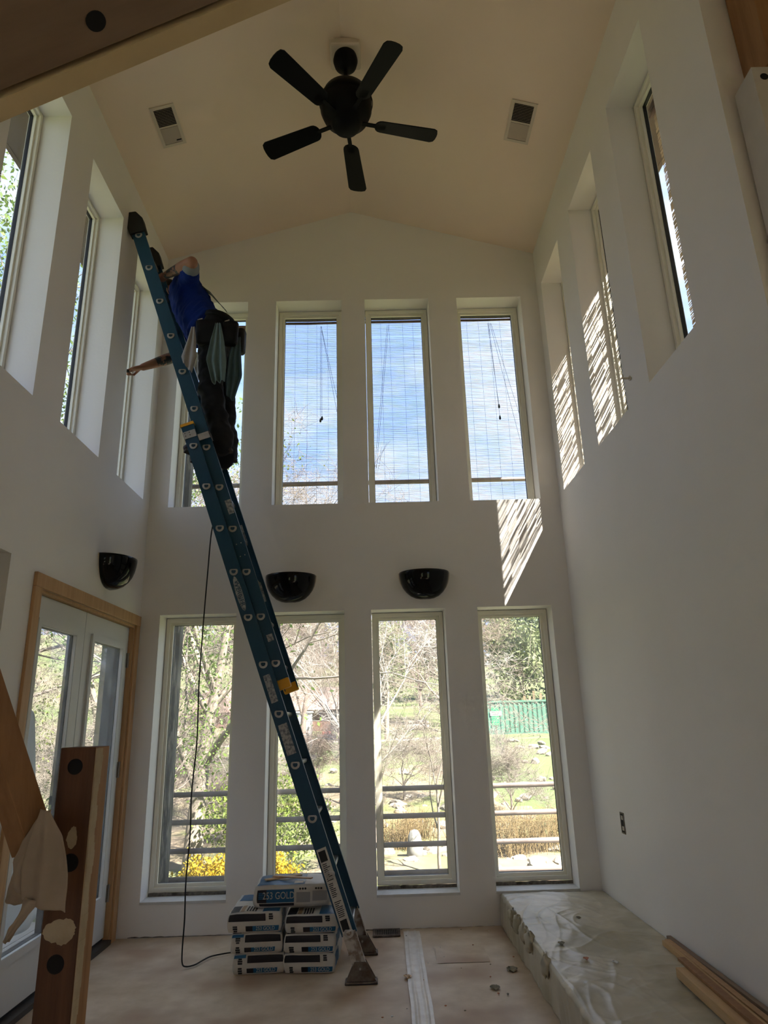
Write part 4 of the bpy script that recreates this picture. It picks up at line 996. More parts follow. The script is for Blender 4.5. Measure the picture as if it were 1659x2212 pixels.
# ------------------------------------------------------------------ bamboo blinds outside the glass
def blind(M,u0,u1,z0,z1,label,reed_h,pitch,seed,cords,group,skip=.008,tassel=None):
    rr=random.Random(seed); um=(u0+u1)/2; w=.305
    r=thing('bamboo_blind',M(um,w,z0),label,'blind',group)
    mb=MB(); z=z0; k=0
    while z<z1-.05:
        z+=pitch*rr.uniform(.75,1.3)
        if rr.random()<skip: continue
        a=u0-.03+rr.uniform(-.004,.004); b=u1+.03+rr.uniform(-.004,.004); h=reed_h*rr.uniform(.7,1.25)
        dz=rr.uniform(-.0035,.0035); n=3 if reed_h<.003 else 9
        zs=[z+dz*(i/n-.5)+.0012*math.sin(i*2.1+k) for i in range(n+1)]; k+=1
        for i in range(n):
            ua=a+(b-a)*i/n; ub=a+(b-a)*(i+1)/n
            if reed_h>.003: h=reed_h*rr.choice((.8,1.0,1.2,1.5,1.9))  # right wall reeds get stepped heights, shaped to break sunlight into dashes
            P=[M(ua,w,zs[i]),M(ub,w,zs[i+1]),M(ub,w,zs[i+1]+h),M(ua,w,zs[i]+h),M(ua,w+.001,zs[i]),M(ub,w+.001,zs[i+1]),M(ub,w+.001,zs[i+1]+h),M(ua,w+.001,zs[i]+h)]
            mb.add(P,[(0,1,2,3),(7,6,5,4),(0,4,5,1),(3,2,6,7)])
    mb.build('reeds',M_reed,r,fix=False,kind='stuff')
    mb=MB()
    for q in range(7):
        hh=.012*rr.random(); mb.tube([M(u0-.035,w-.02+.012*(q%3),z1-.045+.010*q),M(um,w-.02+.012*(q%3)+.004*rr.random(),z1-.047+.010*q),M(u1+.035,w-.02+.012*(q%3),z1-.045+.010*q)],.009,6)
    mb.build('head_roll',M_reedrail,r)
    MB().box(M(u0-.035,w-.012,z0-.012),M(u1+.035,w+.014,z0+.010)).build('bottom_bar',M_reedrail,r)
    ns=6
    for k in range(ns):
        u=u0+.03+(u1-u0-.06)*k/(ns-1)+rr.uniform(-.01,.01)
        MB().tube([M(u,w-.0018,z0),M(u+.004,w-.0018,(z0+z1)/2),M(u+rr.uniform(-.006,.006),w-.0018,z1-.03)],.0009,4).build('string',M_string,r,smooth=False)
    for (ua,za,ub,zb) in cords:
        MB().tube([M(ua,w-.012,za),M((ua+ub)/2,w-.014,(za+zb)/2-.01),M(ub,w-.012,zb)],.0014,5).build('pull_cord',M_string,r)
    for (u,z) in tassel or []:
        MB().lathe([(.001,.02),(.005,.016),(.009,.0),(.009,-.014),(.005,-.02),(.001,-.021)],M(u,w-.014,z),10).build('tassel',M_rubber,r,smooth=True)
    return r
a,b=BX[1]; m=a+.345*(b-a)*1.85
blind(MBk,a,b,2.99,UZ[1],'bamboo blind behind the upper window next to the person','x' and .0019,.0088,1,[(m,4.80,m,3.87),(m+.01,4.80,m+.012,3.89),(m+.005,4.80,b+.01,3.72),(m+.005,4.80,b+.02,3.45)],'backlit bamboo blinds',tassel=[(m,3.86),(m+.014,3.88)])
a,b=BX[2]; m=a+.36*(b-a)
blind(MBk,a,b,3.045,UZ[1],'bamboo blind with crossing cords behind the third upper window',.0019,.0088,2,[(m,4.80,a+.05,3.35),(m+.012,4.80,a+.07,3.40)],'backlit bamboo blinds')
a,b=BX[3]; m=a+.56*(b-a)
blind(MBk,a,b,2.97,UZ[1],'bamboo blind behind the upper window nearest the right wall','x' and .0019,.0088,3,[(m,4.80,m+.04,3.97),(m+.01,4.80,m+.04,3.86),(m+.02,4.80,b+.0,3.30),(m+.03,4.80,b+.02,3.6)],'backlit bamboo blinds',tassel=[(m+.04,3.96),(m+.04,3.85)])
a,b=BX[0]; r=thing('rolled_blind',(-1.35,YB+.33,4.80),'rolled-up brown blind above the window behind the person','blind')
mb=MB()
for q in range(6): mb.tube([(a-.03,YB+.33+.012*math.cos(q),4.825+.012*math.sin(q)),(b+.03,YB+.33+.012*math.cos(q),4.82+.012*math.sin(q))],.012,8)
mb.build('roll',M_reedrail,r)
for i,(a,b) in enumerate(SY):
    blind(MRt,a,b,3.0,SZ[1],['bamboo blind behind the right wall window nearest the corner','bamboo blind behind the middle right wall window','bamboo blind behind the nearest right wall window'][i],.0076,.0125,10+i,[(a+.3,4.8,a+.1,3.1),(a+.3,4.8,b-.05,3.1)],'dense bamboo blinds on the right wall',skip=.06)

# ------------------------------------------------------------------ outside: ground
def smst(x,a,b):
    t=max(0,min(1,(x-a)/(b-a))); return t*t*(3-2*t)
def GH(x,y):
    pts=[(-60,-1.2),(7,-1.05),(9.5,-.92),(11.5,-.74),(14,-.55),(17,-.20),(21,.28),(28,.36),(46,.36),(400,.6)]
    z=0
    for (y0,z0),(y1,z1) in zip(pts,pts[1:]):
        if y0<=y<=y1: z=z0+(z1-z0)*smst(y,y0,y1) if y>7 else z0+(z1-z0)*(y-y0)/(y1-y0); break
    z+=2.0*smst(y,44,64)*(1-smst(x,4.5,6.5)*(1-smst(y,56,75)))
    z+=9*smst(y,60,140)
    z+=7.5*smst(-x,6,40)*smst(y,16,60)
    z+=.10*mnoise.noise((x*.5,y*.5,0))+.05*mnoise.noise((x*1.7,y*1.7,3))
    return z
M_ground=pmat('meadow_ground',(.062,.098,.027),(.09,.098,.044),scale=.22,rough=.95,bump=.3,bscale=6,c3=(.13,.11,.075),s3=.12,coords='Object')
mb=MB(); nx,ny=110,150
xs=[-70+140*(i/nx) for i in range(nx+1)]; xs=[math.copysign(abs(x/70)**1.5*90,x) for x in xs]
ys=[-40+ (j/30)*46 for j in range(30)]+[6+ (194)*((j)/(ny-30))**1.7 for j in range(ny-30+1)]
vs=[(x,y,GH(x,y)) for y in ys for x in xs]
mb.add(vs,[(j*(nx+1)+i,j*(nx+1)+i+1,(j+1)*(nx+1)+i+1,(j+1)*(nx+1)+i) for j in range(len(ys)-1) for i in range(nx)])
o=mb.build('ground',M_ground,smooth=True,fix=False,org=(0,0,0)); tag(o,'grassy valley and bank outside the windows','ground',kind='structure')
M_dirt=pmat('stony_dirt',(.17,.135,.10),(.135,.115,.07),scale=1.6,rough=.95,bump=.4,bscale=9,c3=(.11,.125,.05),s3=.9)
def overlay(name,fx,fy,x0,x1,y0,y1,mat,label,nx=40,ny=24,lift=.03,kind='structure',cat='ground'):
    mb=MB()
    def fn(u,v):
        y=y0+(y1-y0)*v; x=x0+(x1-x0)*u; x+=fx(v); y+=fy(u)
        e=min(u,1-u,v,1-v); return (x,y,GH(x,y)+lift*min(1,e*6)-.04*(1-min(1,e*6)))
    mb.grid(fn,nx,ny); o=mb.build(name,mat,smooth=True,fix=False); tag(o,label,cat,kind=kind)
overlay('dirt_bank',lambda v:.4*math.sin(v*5),lambda u:.5*math.sin(u*9),-9,3.6,9.2,20.0,M_dirt,'stony bare bank sloping up beyond the railing',60,50,.05)
M_path=pmat('gravel_path',(.22,.195,.16),(.19,.165,.13),scale=4,rough=.95)
overlay('gravel_path',lambda v:0,lambda u:3*math.sin(u*2.2),-14,5.0,33,36.5,M_path,'pale gravel path across the lawn',60,8,.05)
# pale distant ridge
mb=MB()
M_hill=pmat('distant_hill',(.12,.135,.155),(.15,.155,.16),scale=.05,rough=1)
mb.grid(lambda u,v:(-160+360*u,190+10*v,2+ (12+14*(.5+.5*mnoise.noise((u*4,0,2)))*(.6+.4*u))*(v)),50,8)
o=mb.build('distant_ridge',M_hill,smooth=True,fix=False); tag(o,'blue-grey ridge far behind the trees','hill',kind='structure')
rh=random.Random(77)
# ------------------------------------------------------------------ deck railing
M_pipe=pmat('painted_pipe',(.11,.085,.075),(.17,.14,.13),scale=14,rough=.55,metal=.2,c3=(.24,.19,.17),s3=1.2)
M_wpost=pmat('weathered_black_post',(.035,.033,.03),(.22,.20,.16),scale=5,rough=.9,stretch=(10,10,.9),lo=.50,hi=.66,bump=.2,bscale=20)
YR=6.30
r=thing('deck_railing',(0,YR,-.2),'dark pipe deck railing outside the lower windows','railing')
for z in (.772,.552,.330,.115): MB().tube([(-1.80,YR,z),(4.2,YR,z)],.022,10).build('rail',M_pipe,r,smooth=True)
for x in (4.2,): MB().tube([(x,YR,-.2),(x,YR,.80)],.026,10).build('stanchion',M_pipe,r)
o=MB().box((-1.868,6.15,-.2),(-1.772,6.25,5.0)).build('deck_post',M_wpost); tag(o,'weathered black timber post outside the first lower window','post')
r=thing('upper_railing',(0,YR,3.59),'single brown pipe rail outside the upper windows','railing')
MB().tube([(-2.4,YR,3.590),(4.2,YR,3.590)],.022,10).build('rail',M_pipe,r,smooth=True)
for x in (-2.4,4.2): MB().tube([(x,YR,-.2),(x,YR,3.62)],.03,10).build('stanchion',M_pipe,r)
M_deck=pmat('grey_deck',(.28,.26,.22),(.21,.19,.16),scale=3,rough=.85,stretch=(10,.8,1))
r=thing('deck',(-1,5.9,-.22),'grey plank deck outside the back wall and the double door','deck',kind='structure')
x=-5.4
dm=MB().box((0,0,0),(.138,1.0,.03)).mesh('plank',M_deck)
while x<4.3:
    y0=5.44 if x>-2.1 else 2.0
    o=bpy.data.objects.new('plank',dm); COL.objects.link(o); o.parent=r; o.location=V((x,y0,-.215))-ORG[r]; o.scale=(1,(6.4-y0),1); x+=.145

# ------------------------------------------------------------------ porch by the double door
M_porch=pmat('porch_lumber',(.30,.20,.11),(.22,.14,.075),scale=3,rough=.7,stretch=(1,8,8))
o=MB().box((-3.66,6.72,-.2),(-3.52,6.86,2.62)).build('porch_post',M_porch); tag(o,'tan timber porch post seen through the near door leaf','post')
r=thing('porch_beam',(-3.6,6.0,2.30),'tan porch beams overhead seen through the door glass','beam')
for (p,q) in (((-3.59,2.4,2.48),(-3.59,6.9,2.48)),((-2.1,5.6,2.55),(-5.2,6.8,2.25)),((-2.1,4.9,2.58),(-5.2,5.2,2.30))): MB().bar(p,q,.06,.16,(0,0,1)).build('beam',M_porch,r)
M_gray=pmat('grey_board_wall',(.045,.047,.046),(.065,.066,.062),scale=2,rough=.9,stretch=(1,1,10))
o=MB().box((-2.62,6.55,-.2),(-2.56,7.25,2.3)).build('grey_screen',M_gray); tag(o,'dark grey board screen outside the far door leaf','screen')
M_poly=pmat('white_plastic',(.55,.56,.55),rough=.4,trans=.55)
mb=MB(); mb.grid(lambda u,v:(-2.32-.04*math.sin(u*6+v*2),4.62+.62*u*(.15+.85*v),1.62-1.50*v-.25*u*(1-v)),24,30)
o=cloth_obj('plastic_drape',mb,M_poly,'white translucent plastic draped outside the near door leaf','plastic sheet')

# ------------------------------------------------------------------ shipping container
M_cont=pmat('container_green',(.055,.145,.105),(.065,.16,.12),scale=1.0,rough=.55)
M_contl=pmat('bright_green_panel',(.012,.26,.085),rough=.6)
r=thing('shipping_container',(9.6,46,.30),'green corrugated shipping container on the lawn','container')
cx0,cx1,cy0,cz0,cz1=6.75,12.8,45.0,.30,2.42
mb=MB(); prof=[]; x=cx0+.1; k=0
while x<cx1-.1:
    prof+= [(x,0),(x+.10,0),(x+.15,.045),(x+.25,.045)]; x+=.30
prof.append((cx1-.1,0))
vs=[(px,cy0+py,z) for z in (cz0+.14,cz1-.10) for px,py in prof]; n=len(prof)
mb.add(vs,[(i,i+1,n+i+1,n+i) for i in range(n-1)]); mb.build('corrugated_wall',M_cont,r,fix=False)
mb=MB(); mb.box((cx0,cy0-.03,cz1-.12),(cx1,cy0+2.3,cz1)); mb.build('top_rail',M_cont,r)
MB().box((cx0,cy0-.03,cz0),(cx1,cy0+2.3,cz0+.15)).build('bottom_rail',M_cont,r)
for x in (cx0,cx1-.12): MB().box((x,cy0-.03,cz0+.15),(x+.12,cy0+.10,cz1-.12)).build('corner_post',M_cont,r)
MB().box((cx0+.02,cy0+.1,cz0+.15),(cx0+.06,cy0+2.2,cz1-.12)).build('end_wall',M_cont,r); MB().box((cx1-.06,cy0+.1,cz0+.15),(cx1-.02,cy0+2.2,cz1-.12)).build('end_wall',M_cont,r); MB().box((cx0+.02,cy0+2.16,cz0+.15),(cx1-.02,cy0+2.2,cz1-.12)).build('far_wall',M_cont,r)
g=MB().box((7.20,cy0-.012,.93),(7.66,cy0-.004,2.02)).build('sign_panel',M_contl,r)
MB().box((7.10,cy0-.022,1.50),(7.82,cy0-.014,1.78)).build('white_label',M_labw,g)
mb=MB()
for k in range(3): mb.box((7.18+.02*k,cy0-.026,1.715-.075*k),(7.72-.05*k,cy0-.0225,1.745-.075*k))
mb.build('fine_print',M_print,g,kind='stuff')
M_stake=pmat('timber_stakes',(.27,.18,.105),(.21,.14,.08),scale=3,rough=.8)
rr=random.Random(31)
for k in range(9):
    x=9.9+.33*k+rr.uniform(-.1,.1); z1=cz1+rr.uniform(.25,.75)
    o=MB().bar((x,47.0+rr.uniform(0,.4),cz1+.0015),(x+rr.uniform(-.04,.04),47.1,z1),.16,.05,(0,1,0)).build('timber_stake',M_stake); tag(o,'upright timber offcut standing on top of the green container','timber','timber offcuts on the container')

# ------------------------------------------------------------------ far sheds and boxes
M_white=pmat('white_metal',(.34,.345,.355),(.29,.295,.30),scale=2,rough=.5)
M_red=pmat('faded_red',(.55,.16,.13),rough=.7)
M_barn=pmat('rust_brown_barn',(.17,.10,.075),(.14,.08,.06),scale=2,rough=.9,stretch=(6,1,1))
gz=lambda x,y:GH(x,y)
r=thing('white_shed',(-4.35,40,gz(-4.3,40)),'white louvred metal shed far beyond the bags','shed')
b=gz(-4.3,40)-.05
for k in range(10): MB().box((-4.85,40-.01*(k%2),b+.16*k),(-3.85,40.9,b+.16*k+.15)).build('metal_panel',M_white,r)
MB().box((-4.9,39.92,b+1.6),(-3.8,41,b+1.68)).build('roof',M_white,r)
r=thing('storage_box',(-3.05,39.5,gz(-3,39.5)),'white storage box with a faded red top on the far lawn','box')
b=gz(-3,39.5)-.02
MB().box((-3.45,39.5,b),(-2.45,40.2,b+.42)).build('bin',M_white,r); MB().box((-3.2,39.55,b+.42),(-2.7,40.1,b+.58)).build('lid',M_red,r)
r=thing('barn',(-8.5,52,gz(-8,52)),'rust-brown barn half hidden by bare branches','barn')
b=gz(-7,50)-.4
MB().box((-13,50,b),(-1.8,56,b+1.9)).build('wall',M_barn,r)
mb=MB(); mb.prism([(-13.3,49.6,b+1.9),(-13.3,56.4,b+1.9),(-13.3,53,b+3.6)],(11.8,0,0)); mb.build('roof',pmat('faded_roof',(.20,.135,.115),(.17,.115,.1),scale=2,rough=.9),r)
MB().box((-3.4,49.96,b+.1),(-2.2,50.0,b+1.6)).build('doorway',M_dark,r)
r=thing('parked_truck',(-1.9,43,gz(-1.9,43)),'dark parked vehicle behind the branches','vehicle')
b=gz(-1.9,43)
mb=MB(); mb.prism([(-2.4,43,b+.35),(-1.0,43,b+.35),(-1.0,43,b+.85),(-1.45,43,b+.9),(-1.6,43,b+1.45),(-2.3,43,b+1.45),(-2.4,43,b+.9)],(0,1.6,0)); mb.build('body',pmat('grey_vehicle',(.16,.17,.19),rough=.3),r)
for x in (-2.1,-1.3): MB().tube([(x,42.95,b+.30),(x,43.15,b+.30)],.30,16).build('wheel',M_rubber,r)
mb=MB(); mb.prism([(-2.24,42.98,b+.98),(-1.62,42.98,b+.98),(-1.70,42.98,b+1.36),(-2.22,42.98,b+1.36)],(0,.02,0)); mb.build('side_window',M_dark,r)
# log pile
M_log=pmat('grey_log',(.20,.17,.15),(.30,.26,.22),scale=5,rough=.9)
for k,(x,z,l,lab) in enumerate(((2.0,.16,1.5,'long grey log at the front of the log heap'),(2.15,.42,1.3,'upper grey log lying on the log heap'),(2.5,.14,.9,'short reddish log end beside the log heap'))):
    y=49.5+.3*k; g0=gz(x,y)
    o=MB().tube([(x-.1,y,g0+z),(x+l*.5,y+.1,g0+z+.03),(x+l,y+.2,g0+z)],[.17,.18,.14],10).build('log',M_log if k<2 else M_barn); tag(o,lab,'log')

# ------------------------------------------------------------------ rocks
M_rock=pmat('pale_rock',(.235,.21,.18),(.17,.15,.125),scale=5,rough=.95,bump=.3,bscale=16)
def rockmesh(seed):
    bm=bmesh.new(); bmesh.ops.create_icosphere(bm,subdivisions=2,radius=1)
    for v in bm.verts: v.co=v.co*(1+.32*mnoise.noise(v.co*1.3+V((seed*7,0,0)))+.12*mnoise.noise(v.co*3.1+V((seed,3,0)))); v.co.z*=.62
    me=bpy.data.meshes.new('rock'); bm.to_mesh(me); bm.free(); me.materials.append(M_rock); return me
RM=[rockmesh(s) for s in range(6)]
rr=random.Random(12)
def rock(x,y,s,label='pale stone lying on the creek bank outside',group='stones on the creek bank'):
    o=bpy.data.objects.new('rock',rr.choice(RM)); COL.objects.link(o); o.location=(x,y,GH(x,y)+s*.30); o.scale=(s*rr.uniform(.8,1.4),s*rr.uniform(.8,1.3),s*rr.uniform(.8,1.2)); o.rotation_euler=(rr.uniform(-.3,.3),rr.uniform(-.3,.3),rr.uniform(0,6)); tag(o,label,'rock',group)
for k in range(46): rock(rr.uniform(1.2,4.2),rr.gauss(11.4,.5),rr.uniform(.05,.15))
for k in range(40): rock(rr.uniform(-1.0,1.6),rr.gauss(12.0,.7),rr.uniform(.05,.14))
for k in range(46): rock(rr.uniform(-3.6,1.8),rr.uniform(13.5,19.5),rr.uniform(.06,.17),'pale stone in the rubble of the upper bank','stones of the upper bank')
for k in range(24): rock(rr.uniform(2.2,4.6),rr.uniform(15,20),rr.uniform(.06,.16),'pale stone in the grass under the container','stones below the container')
for k in range(14): rock(5.1+.05*k+rr.uniform(-.3,.3),rr.uniform(20,30),rr.uniform(.08,.18),'pale stepping stone beside the container lawn','stones at the lawn edge')
o=MB().lathe([(.001,.0),(.13,.0),(.125,.18),(.10,.36),(.06,.43),(.001,.45)],(.505,11.5,GH(.505,11.5)-.03),12).build('standing_stone',pmat('grey_stone',(.24,.24,.23),(.19,.19,.18),scale=7,rough=.9),smooth=True); tag(o,'upright grey stone below the third lower window','stone')

# ------------------------------------------------------------------ trees and shrubs
def tubes_np(segs, sides):
    """segs: list of (p, q, r0, r1) -> verts, faces for open prisms"""
    P=np.array([s[0] for s in segs]); Q=np.array([s[1] for s in segs]); r0=np.array([s[2] for s in segs])[:,None]; r1=np.array([s[3] for s in segs])[:,None]
    d=Q-P; L=np.linalg.norm(d,axis=1,keepdims=True); d=d/np.maximum(L,1e-6)
    ref=np.where(np.abs(d[:,2:3])>.9,np.array([[1.,0,0]]),np.array([[0,0,1.]]))
    a=np.cross(d,ref); a/=np.linalg.norm(a,axis=1,keepdims=True); b=np.cross(d,a)
    vs=[]; 
    for base,rad in ((P,r0),(Q,r1)):
        for k in range(sides):
            t=2*math.pi*k/sides; vs.append(base+a*rad*math.cos(t)+b*rad*math.sin(t))
    V_=np.stack(vs,1).reshape(-1,3); n=len(segs); f=[]
    base=np.arange(n)*2*sides
    F=np.concatenate([np.stack([base+k,base+(k+1)%sides,base+sides+(k+1)%sides,base+sides+k],1) for k in range(sides)])
    return V_,F
def np_obj(name,V_,F,mat,parent,kind=None):
    me=bpy.data.meshes.new(name); V_=V_-np.array(ORG[parent])
    me.vertices.add(len(V_)); me.vertices.foreach_set('co',V_.astype(np.float32).ravel())
    k=F.shape[1]; me.loops.add(F.size); me.loops.foreach_set('vertex_index',F.astype(np.int32).ravel())
    me.polygons.add(len(F)); me.polygons.foreach_set('loop_start',np.arange(0,F.size,k,dtype=np.int32))
    me.update(calc_edges=True); me.materials.append(mat)
    o=bpy.data.objects.new(name,me); COL.objects.link(o); o.parent=parent; ORG[o]=ORG[parent]
    if kind: o['kind']=kind
    return o
def grow(rng, p, d, L, r, lev, maxlev, segs, tips, spread, up, nchild, shrink, wig):
    n=4 if lev<2 else 3
    pts=[p]; dirs=[d]
    for i in range(n):
        wg=wig*(.35 if lev==0 else 1); d=d+np.array([rng.gauss(0,wg),rng.gauss(0,wg),rng.gauss(0,wg)+up]); d=d/np.linalg.norm(d)
        q=pts[-1]+d*L/n; ra=r*(1-.55*i/n); rb=r*(1-.55*(i+1)/n)
        segs.append((pts[-1],q,ra,rb,lev)); pts.append(q); dirs.append(d)
    if lev>=maxlev: tips.append(pts[-1]); tips.append(pts[-2]); return
    nc=nchild[min(lev,len(nchild)-1)]
    for c in range(nc):
        t=rng.uniform(.25,1.0) if c<nc-1 else 1.0
        k=min(n-1,int(t*n)); b=pts[k]+(pts[k+1]-pts[k])*(t*n-k) if t<1 else pts[-1]
        ax=np.array([rng.gauss(0,1),rng.gauss(0,1),rng.gauss(0,1)]); dd=dirs[k]; ax=ax-dd*ax.dot(dd); ax/=np.linalg.norm(ax)+1e-9
        s=spread*rng.uniform(.6,1.25) if c<nc-1 else spread*.35
        nd=dd*math.cos(s)+ax*math.sin(s)
        grow(rng,b,nd,L*shrink*rng.uniform(.75,1.15),max(r*(.50 if c<nc-1 else .45)*(1-.35*t if c<nc-1 else 1),.0022),lev+1,maxlev,segs,tips,spread,up*.6,nchild,shrink,wig)
def leaves_np(rng, tips, n_per, rad, size, flat=.35):
    T=np.array(tips); rs=np.random.RandomState(rng.randint(0,99999))
    C=np.repeat(T,n_per,0)+rs.normal(0,rad,(len(T)*n_per,3))
    n=len(C); a=rs.normal(0,1,(n,3)); a/=np.linalg.norm(a,axis=1,keepdims=True); b=rs.normal(0,1,(n,3)); b-=a*(a*b).sum(1,keepdims=True); b/=np.linalg.norm(b,axis=1,keepdims=True)
    s=size*rs.uniform(.6,1.3,(n,1))
    V_=np.stack([C-a*s,C+b*s*.5,C+a*s,C-b*s*.5],1).reshape(-1,3); F=np.arange(n*4).reshape(-1,4)
    return V_,F
M_bark=pmat('pale_bark',(.27,.235,.195),(.18,.155,.125),scale=6,rough=.95,stretch=(3,3,.7),bump=.3,bscale=12)
M_twig=pmat('grey_twig',(.24,.205,.18),(.18,.155,.135),scale=3,rough=.95)
M_twigbr=pmat('brown_twig',(.20,.155,.135),(.155,.12,.105),scale=3,rough=.95)
M_birch=pmat('white_birch',(.42,.41,.39),(.32,.30,.28),scale=5,rough=.8)
M_leafg=pmat('oak_leaf',(.06,.115,.02),(.13,.19,.04),scale=3,rough=.6,trans=.35)
M_leafo=pmat('olive_leaf',(.11,.14,.06),(.155,.18,.085),scale=.6,rough=.7,trans=.3)
M_leafp=pmat('pine_needles',(.065,.09,.06),(.09,.115,.075),scale=.5,rough=.8,trans=.2)
M_leafy=pmat('yellow_bloom',(.42,.31,.008),(.30,.21,.008),scale=5,rough=.7,trans=.4)
M_leafl=pmat('lime_leaf',(.15,.20,.03),(.11,.155,.025),scale=4,rough=.7,trans=.4)
M_dry=pmat('dry_grass',(.20,.145,.07),(.155,.11,.05),scale=4,rough=.9)
def tree(name,label,cat,x,y,h,r,seed,levels=5,spread=.6,up=.03,nchild=(3,3,3,3,2),shrink=.68,wig=.10,bark=None,twig=None,leaf=None,n_per=0,lrad=.2,lsize=.06,d0=(0,0,1),trunk_frac=.42,group=None,zoff=-.05,twigr=1.0,fine=0,fl=.35):
    rng=random.Random(seed); z=GH(x,y)+zoff
    rt=thing(name,(x,y,z),label,cat,group)
    segs=[];tips=[]; d=np.array(d0,float); d/=np.linalg.norm(d)
    grow(rng,np.array([x,y,z]),d,h*trunk_frac,r,0,levels,segs,tips,spread,up,nchild,shrink,wig)
    zmax=max(max(s[0][2],s[1][2]) for s in segs); k=h/(zmax-z); b0=np.array([x,y,z])
    segs=[(b0+(s[0]-b0)*k,b0+(s[1]-b0)*k,s[2],s[3],s[4]) for s in segs]; tips=[b0+(t-b0)*k for t in tips]
    A=[s[:4] for s in segs if s[4]<=1]; B=[s[:4] for s in segs if s[4]>1]
    Vv,F=tubes_np(A,8); np_obj('trunk',Vv,F,bark or M_bark,rt)
    if fine:
        rs=np.random.RandomState(seed); T=np.repeat(np.array(tips),fine,0); Dv=rs.normal(0,1,T.shape); Dv[:,2]=Dv[:,2]*.7+.35; Dv/=np.linalg.norm(Dv,axis=1,keepdims=True)
        Lf=(fl*rs.uniform(.5,1.3,len(T)))[:,None]; mid=T+Dv*Lf*.5; D2=Dv+rs.normal(0,.35,Dv.shape); end=mid+D2*Lf*.5; fr=.0022*max(1,math.hypot(x,y)/14)
        B=B+[(a,b,fr,fr*.8) for a,b in zip(T,mid)]+[(a,b,fr*.8,fr*.4) for a,b in zip(mid,end)]
    if B: Vv,F=tubes_np([(p,q,a*twigr,b*twigr) for p,q,a,b in B],3); np_obj('twigs',Vv,F,twig or M_twig,rt,'stuff')
    if leaf and n_per: Vv,F=leaves_np(rng,tips,n_per,lrad,lsize); np_obj('foliage',Vv,F,leaf,rt,'stuff')
    return rt,len(segs)
tree('cottonwood','big pale-barked tree leaning past the first lower window','tree',-2.80,11.0,7.2,.155,3,levels=6,spread=.6,nchild=(7,4,3,3,3,2),trunk_frac=.85,d0=(.03,.0,1),shrink=.66,wig=.09,fine=4,fl=.40)
tree('oak','leafy green oak filling the window behind the person','tree',-4.3,10.6,9.5,.14,8,levels=5,spread=.48,nchild=(4,4,3,3,2),leaf=M_leafg,n_per=16,lrad=.26,lsize=.034,trunk_frac=.36,d0=(-.03,0,1))
tree('leafy_sapling','green leafed sapling beside the weathered post','tree',-2.75,8.6,3.6,.03,15,levels=3,spread=.5,nchild=(6,4,3),leaf=M_leafg,n_per=16,lrad=.13,lsize=.024,trunk_frac=.62)
tree('birch','slim white birch right of the big pale trunk','tree',-2.75,14.0,4.6,.045,22,levels=4,spread=.6,nchild=(6,3,3,2),bark=M_birch,twig=M_twig,trunk_frac=.7,d0=(-.10,0,1),fine=4,fl=.28)
tree('birch','white birch at the left of the third lower window','tree',-.05,14.5,5.3,.055,25,levels=5,spread=.65,nchild=(7,4,3,2),bark=M_birch,twig=M_birch,trunk_frac=.72,d0=(.05,0,1),fine=4,fl=.28)
tree('bare_tree','dense bare brown tree behind the ladder','tree',-2.2,20,6.8,.12,31,levels=7,spread=.62,nchild=(4,4,3,3,3,2),bark=M_twigbr,twig=M_twigbr,trunk_frac=.30,shrink=.74,wig=.13,fine=3,fl=.55)
tree('bare_tree','thin bare tree between birch and ladder','tree',-.9,17.5,5.5,.05,33,levels=6,spread=.6,nchild=(4,4,3,3,2),bark=M_twig,twig=M_twig,trunk_frac=.32,shrink=.74,wig=.12,fine=3,fl=.55)
tree('bare_tree','bare tree with dark branches against the sky','tree',3.3,24,8.3,.13,35,levels=6,spread=.6,nchild=(4,3,3,3,2),bark=M_twigbr,twig=M_twigbr,trunk_frac=.38,shrink=.70,wig=.12,d0=(-.12,0,1),fine=3,fl=.55)
tree('bare_tree','wide bare brown tree in front of the green container','tree',5.7,47,12,.17,37,levels=7,spread=.62,nchild=(4,4,3,3,3,2),bark=M_twigbr,twig=M_twigbr,trunk_frac=.28,shrink=.76,wig=.12,twigr=1.3,fine=3,fl=.55)
tree('sapling','slender bare sapling right of the standing stone','tree',.80,10.5,3.2,.028,41,levels=4,spread=.45,nchild=(5,3,3,2),bark=M_twig,twig=M_twig,trunk_frac=.6,fine=4,fl=.28)
tree('sapling','bare grey sapling left of the standing stone','tree',-.12,10.8,2.6,.02,43,levels=4,spread=.5,nchild=(5,3,3,2),bark=M_twig,twig=M_twig,trunk_frac=.6,fine=4,fl=.28)
tree('bare_shrub','grey leafless shrub under the green container','shrub',2.50,14,1.7,.03,45,levels=5,spread=.6,nchild=(6,4,3,3,2),bark=M_twig,twig=M_twig,trunk_frac=.3,shrink=.75,fine=4,fl=.28)
tree('bare_shrub','tangle of bare brush on the bank behind the birch','shrub',.5,15.8,2.0,.03,46,levels=5,spread=.75,nchild=(6,4,3,3,2),bark=M_twig,twig=M_twig,trunk_frac=.3,shrink=.78,wig=.18,fine=4,fl=.28)
tree('bare_shrub','low brown brush under the big pale tree','shrub',-2.3,12.2,1.9,.03,47,levels=5,spread=.8,nchild=(6,4,3,3,2),bark=M_twigbr,twig=M_twig,trunk_frac=.3,shrink=.78,wig=.18,fine=4,fl=.28)
tree('bare_shrub','brown brush between the two left trees','shrub',-3.3,14.5,3.0,.04,48,levels=6,spread=.8,nchild=(5,4,3,3,2),bark=M_twigbr,twig=M_twigbr,trunk_frac=.3,shrink=.76,wig=.18,fine=4,fl=.28)
tree('bare_shrub','brown brush on the slope below the white shed','shrub',-1.5,16.0,1.8,.03,49,levels=5,spread=.8,nchild=(6,4,3,3,2),bark=M_twigbr,twig=M_twigbr,trunk_frac=.3,shrink=.78,wig=.18,fine=4,fl=.28)
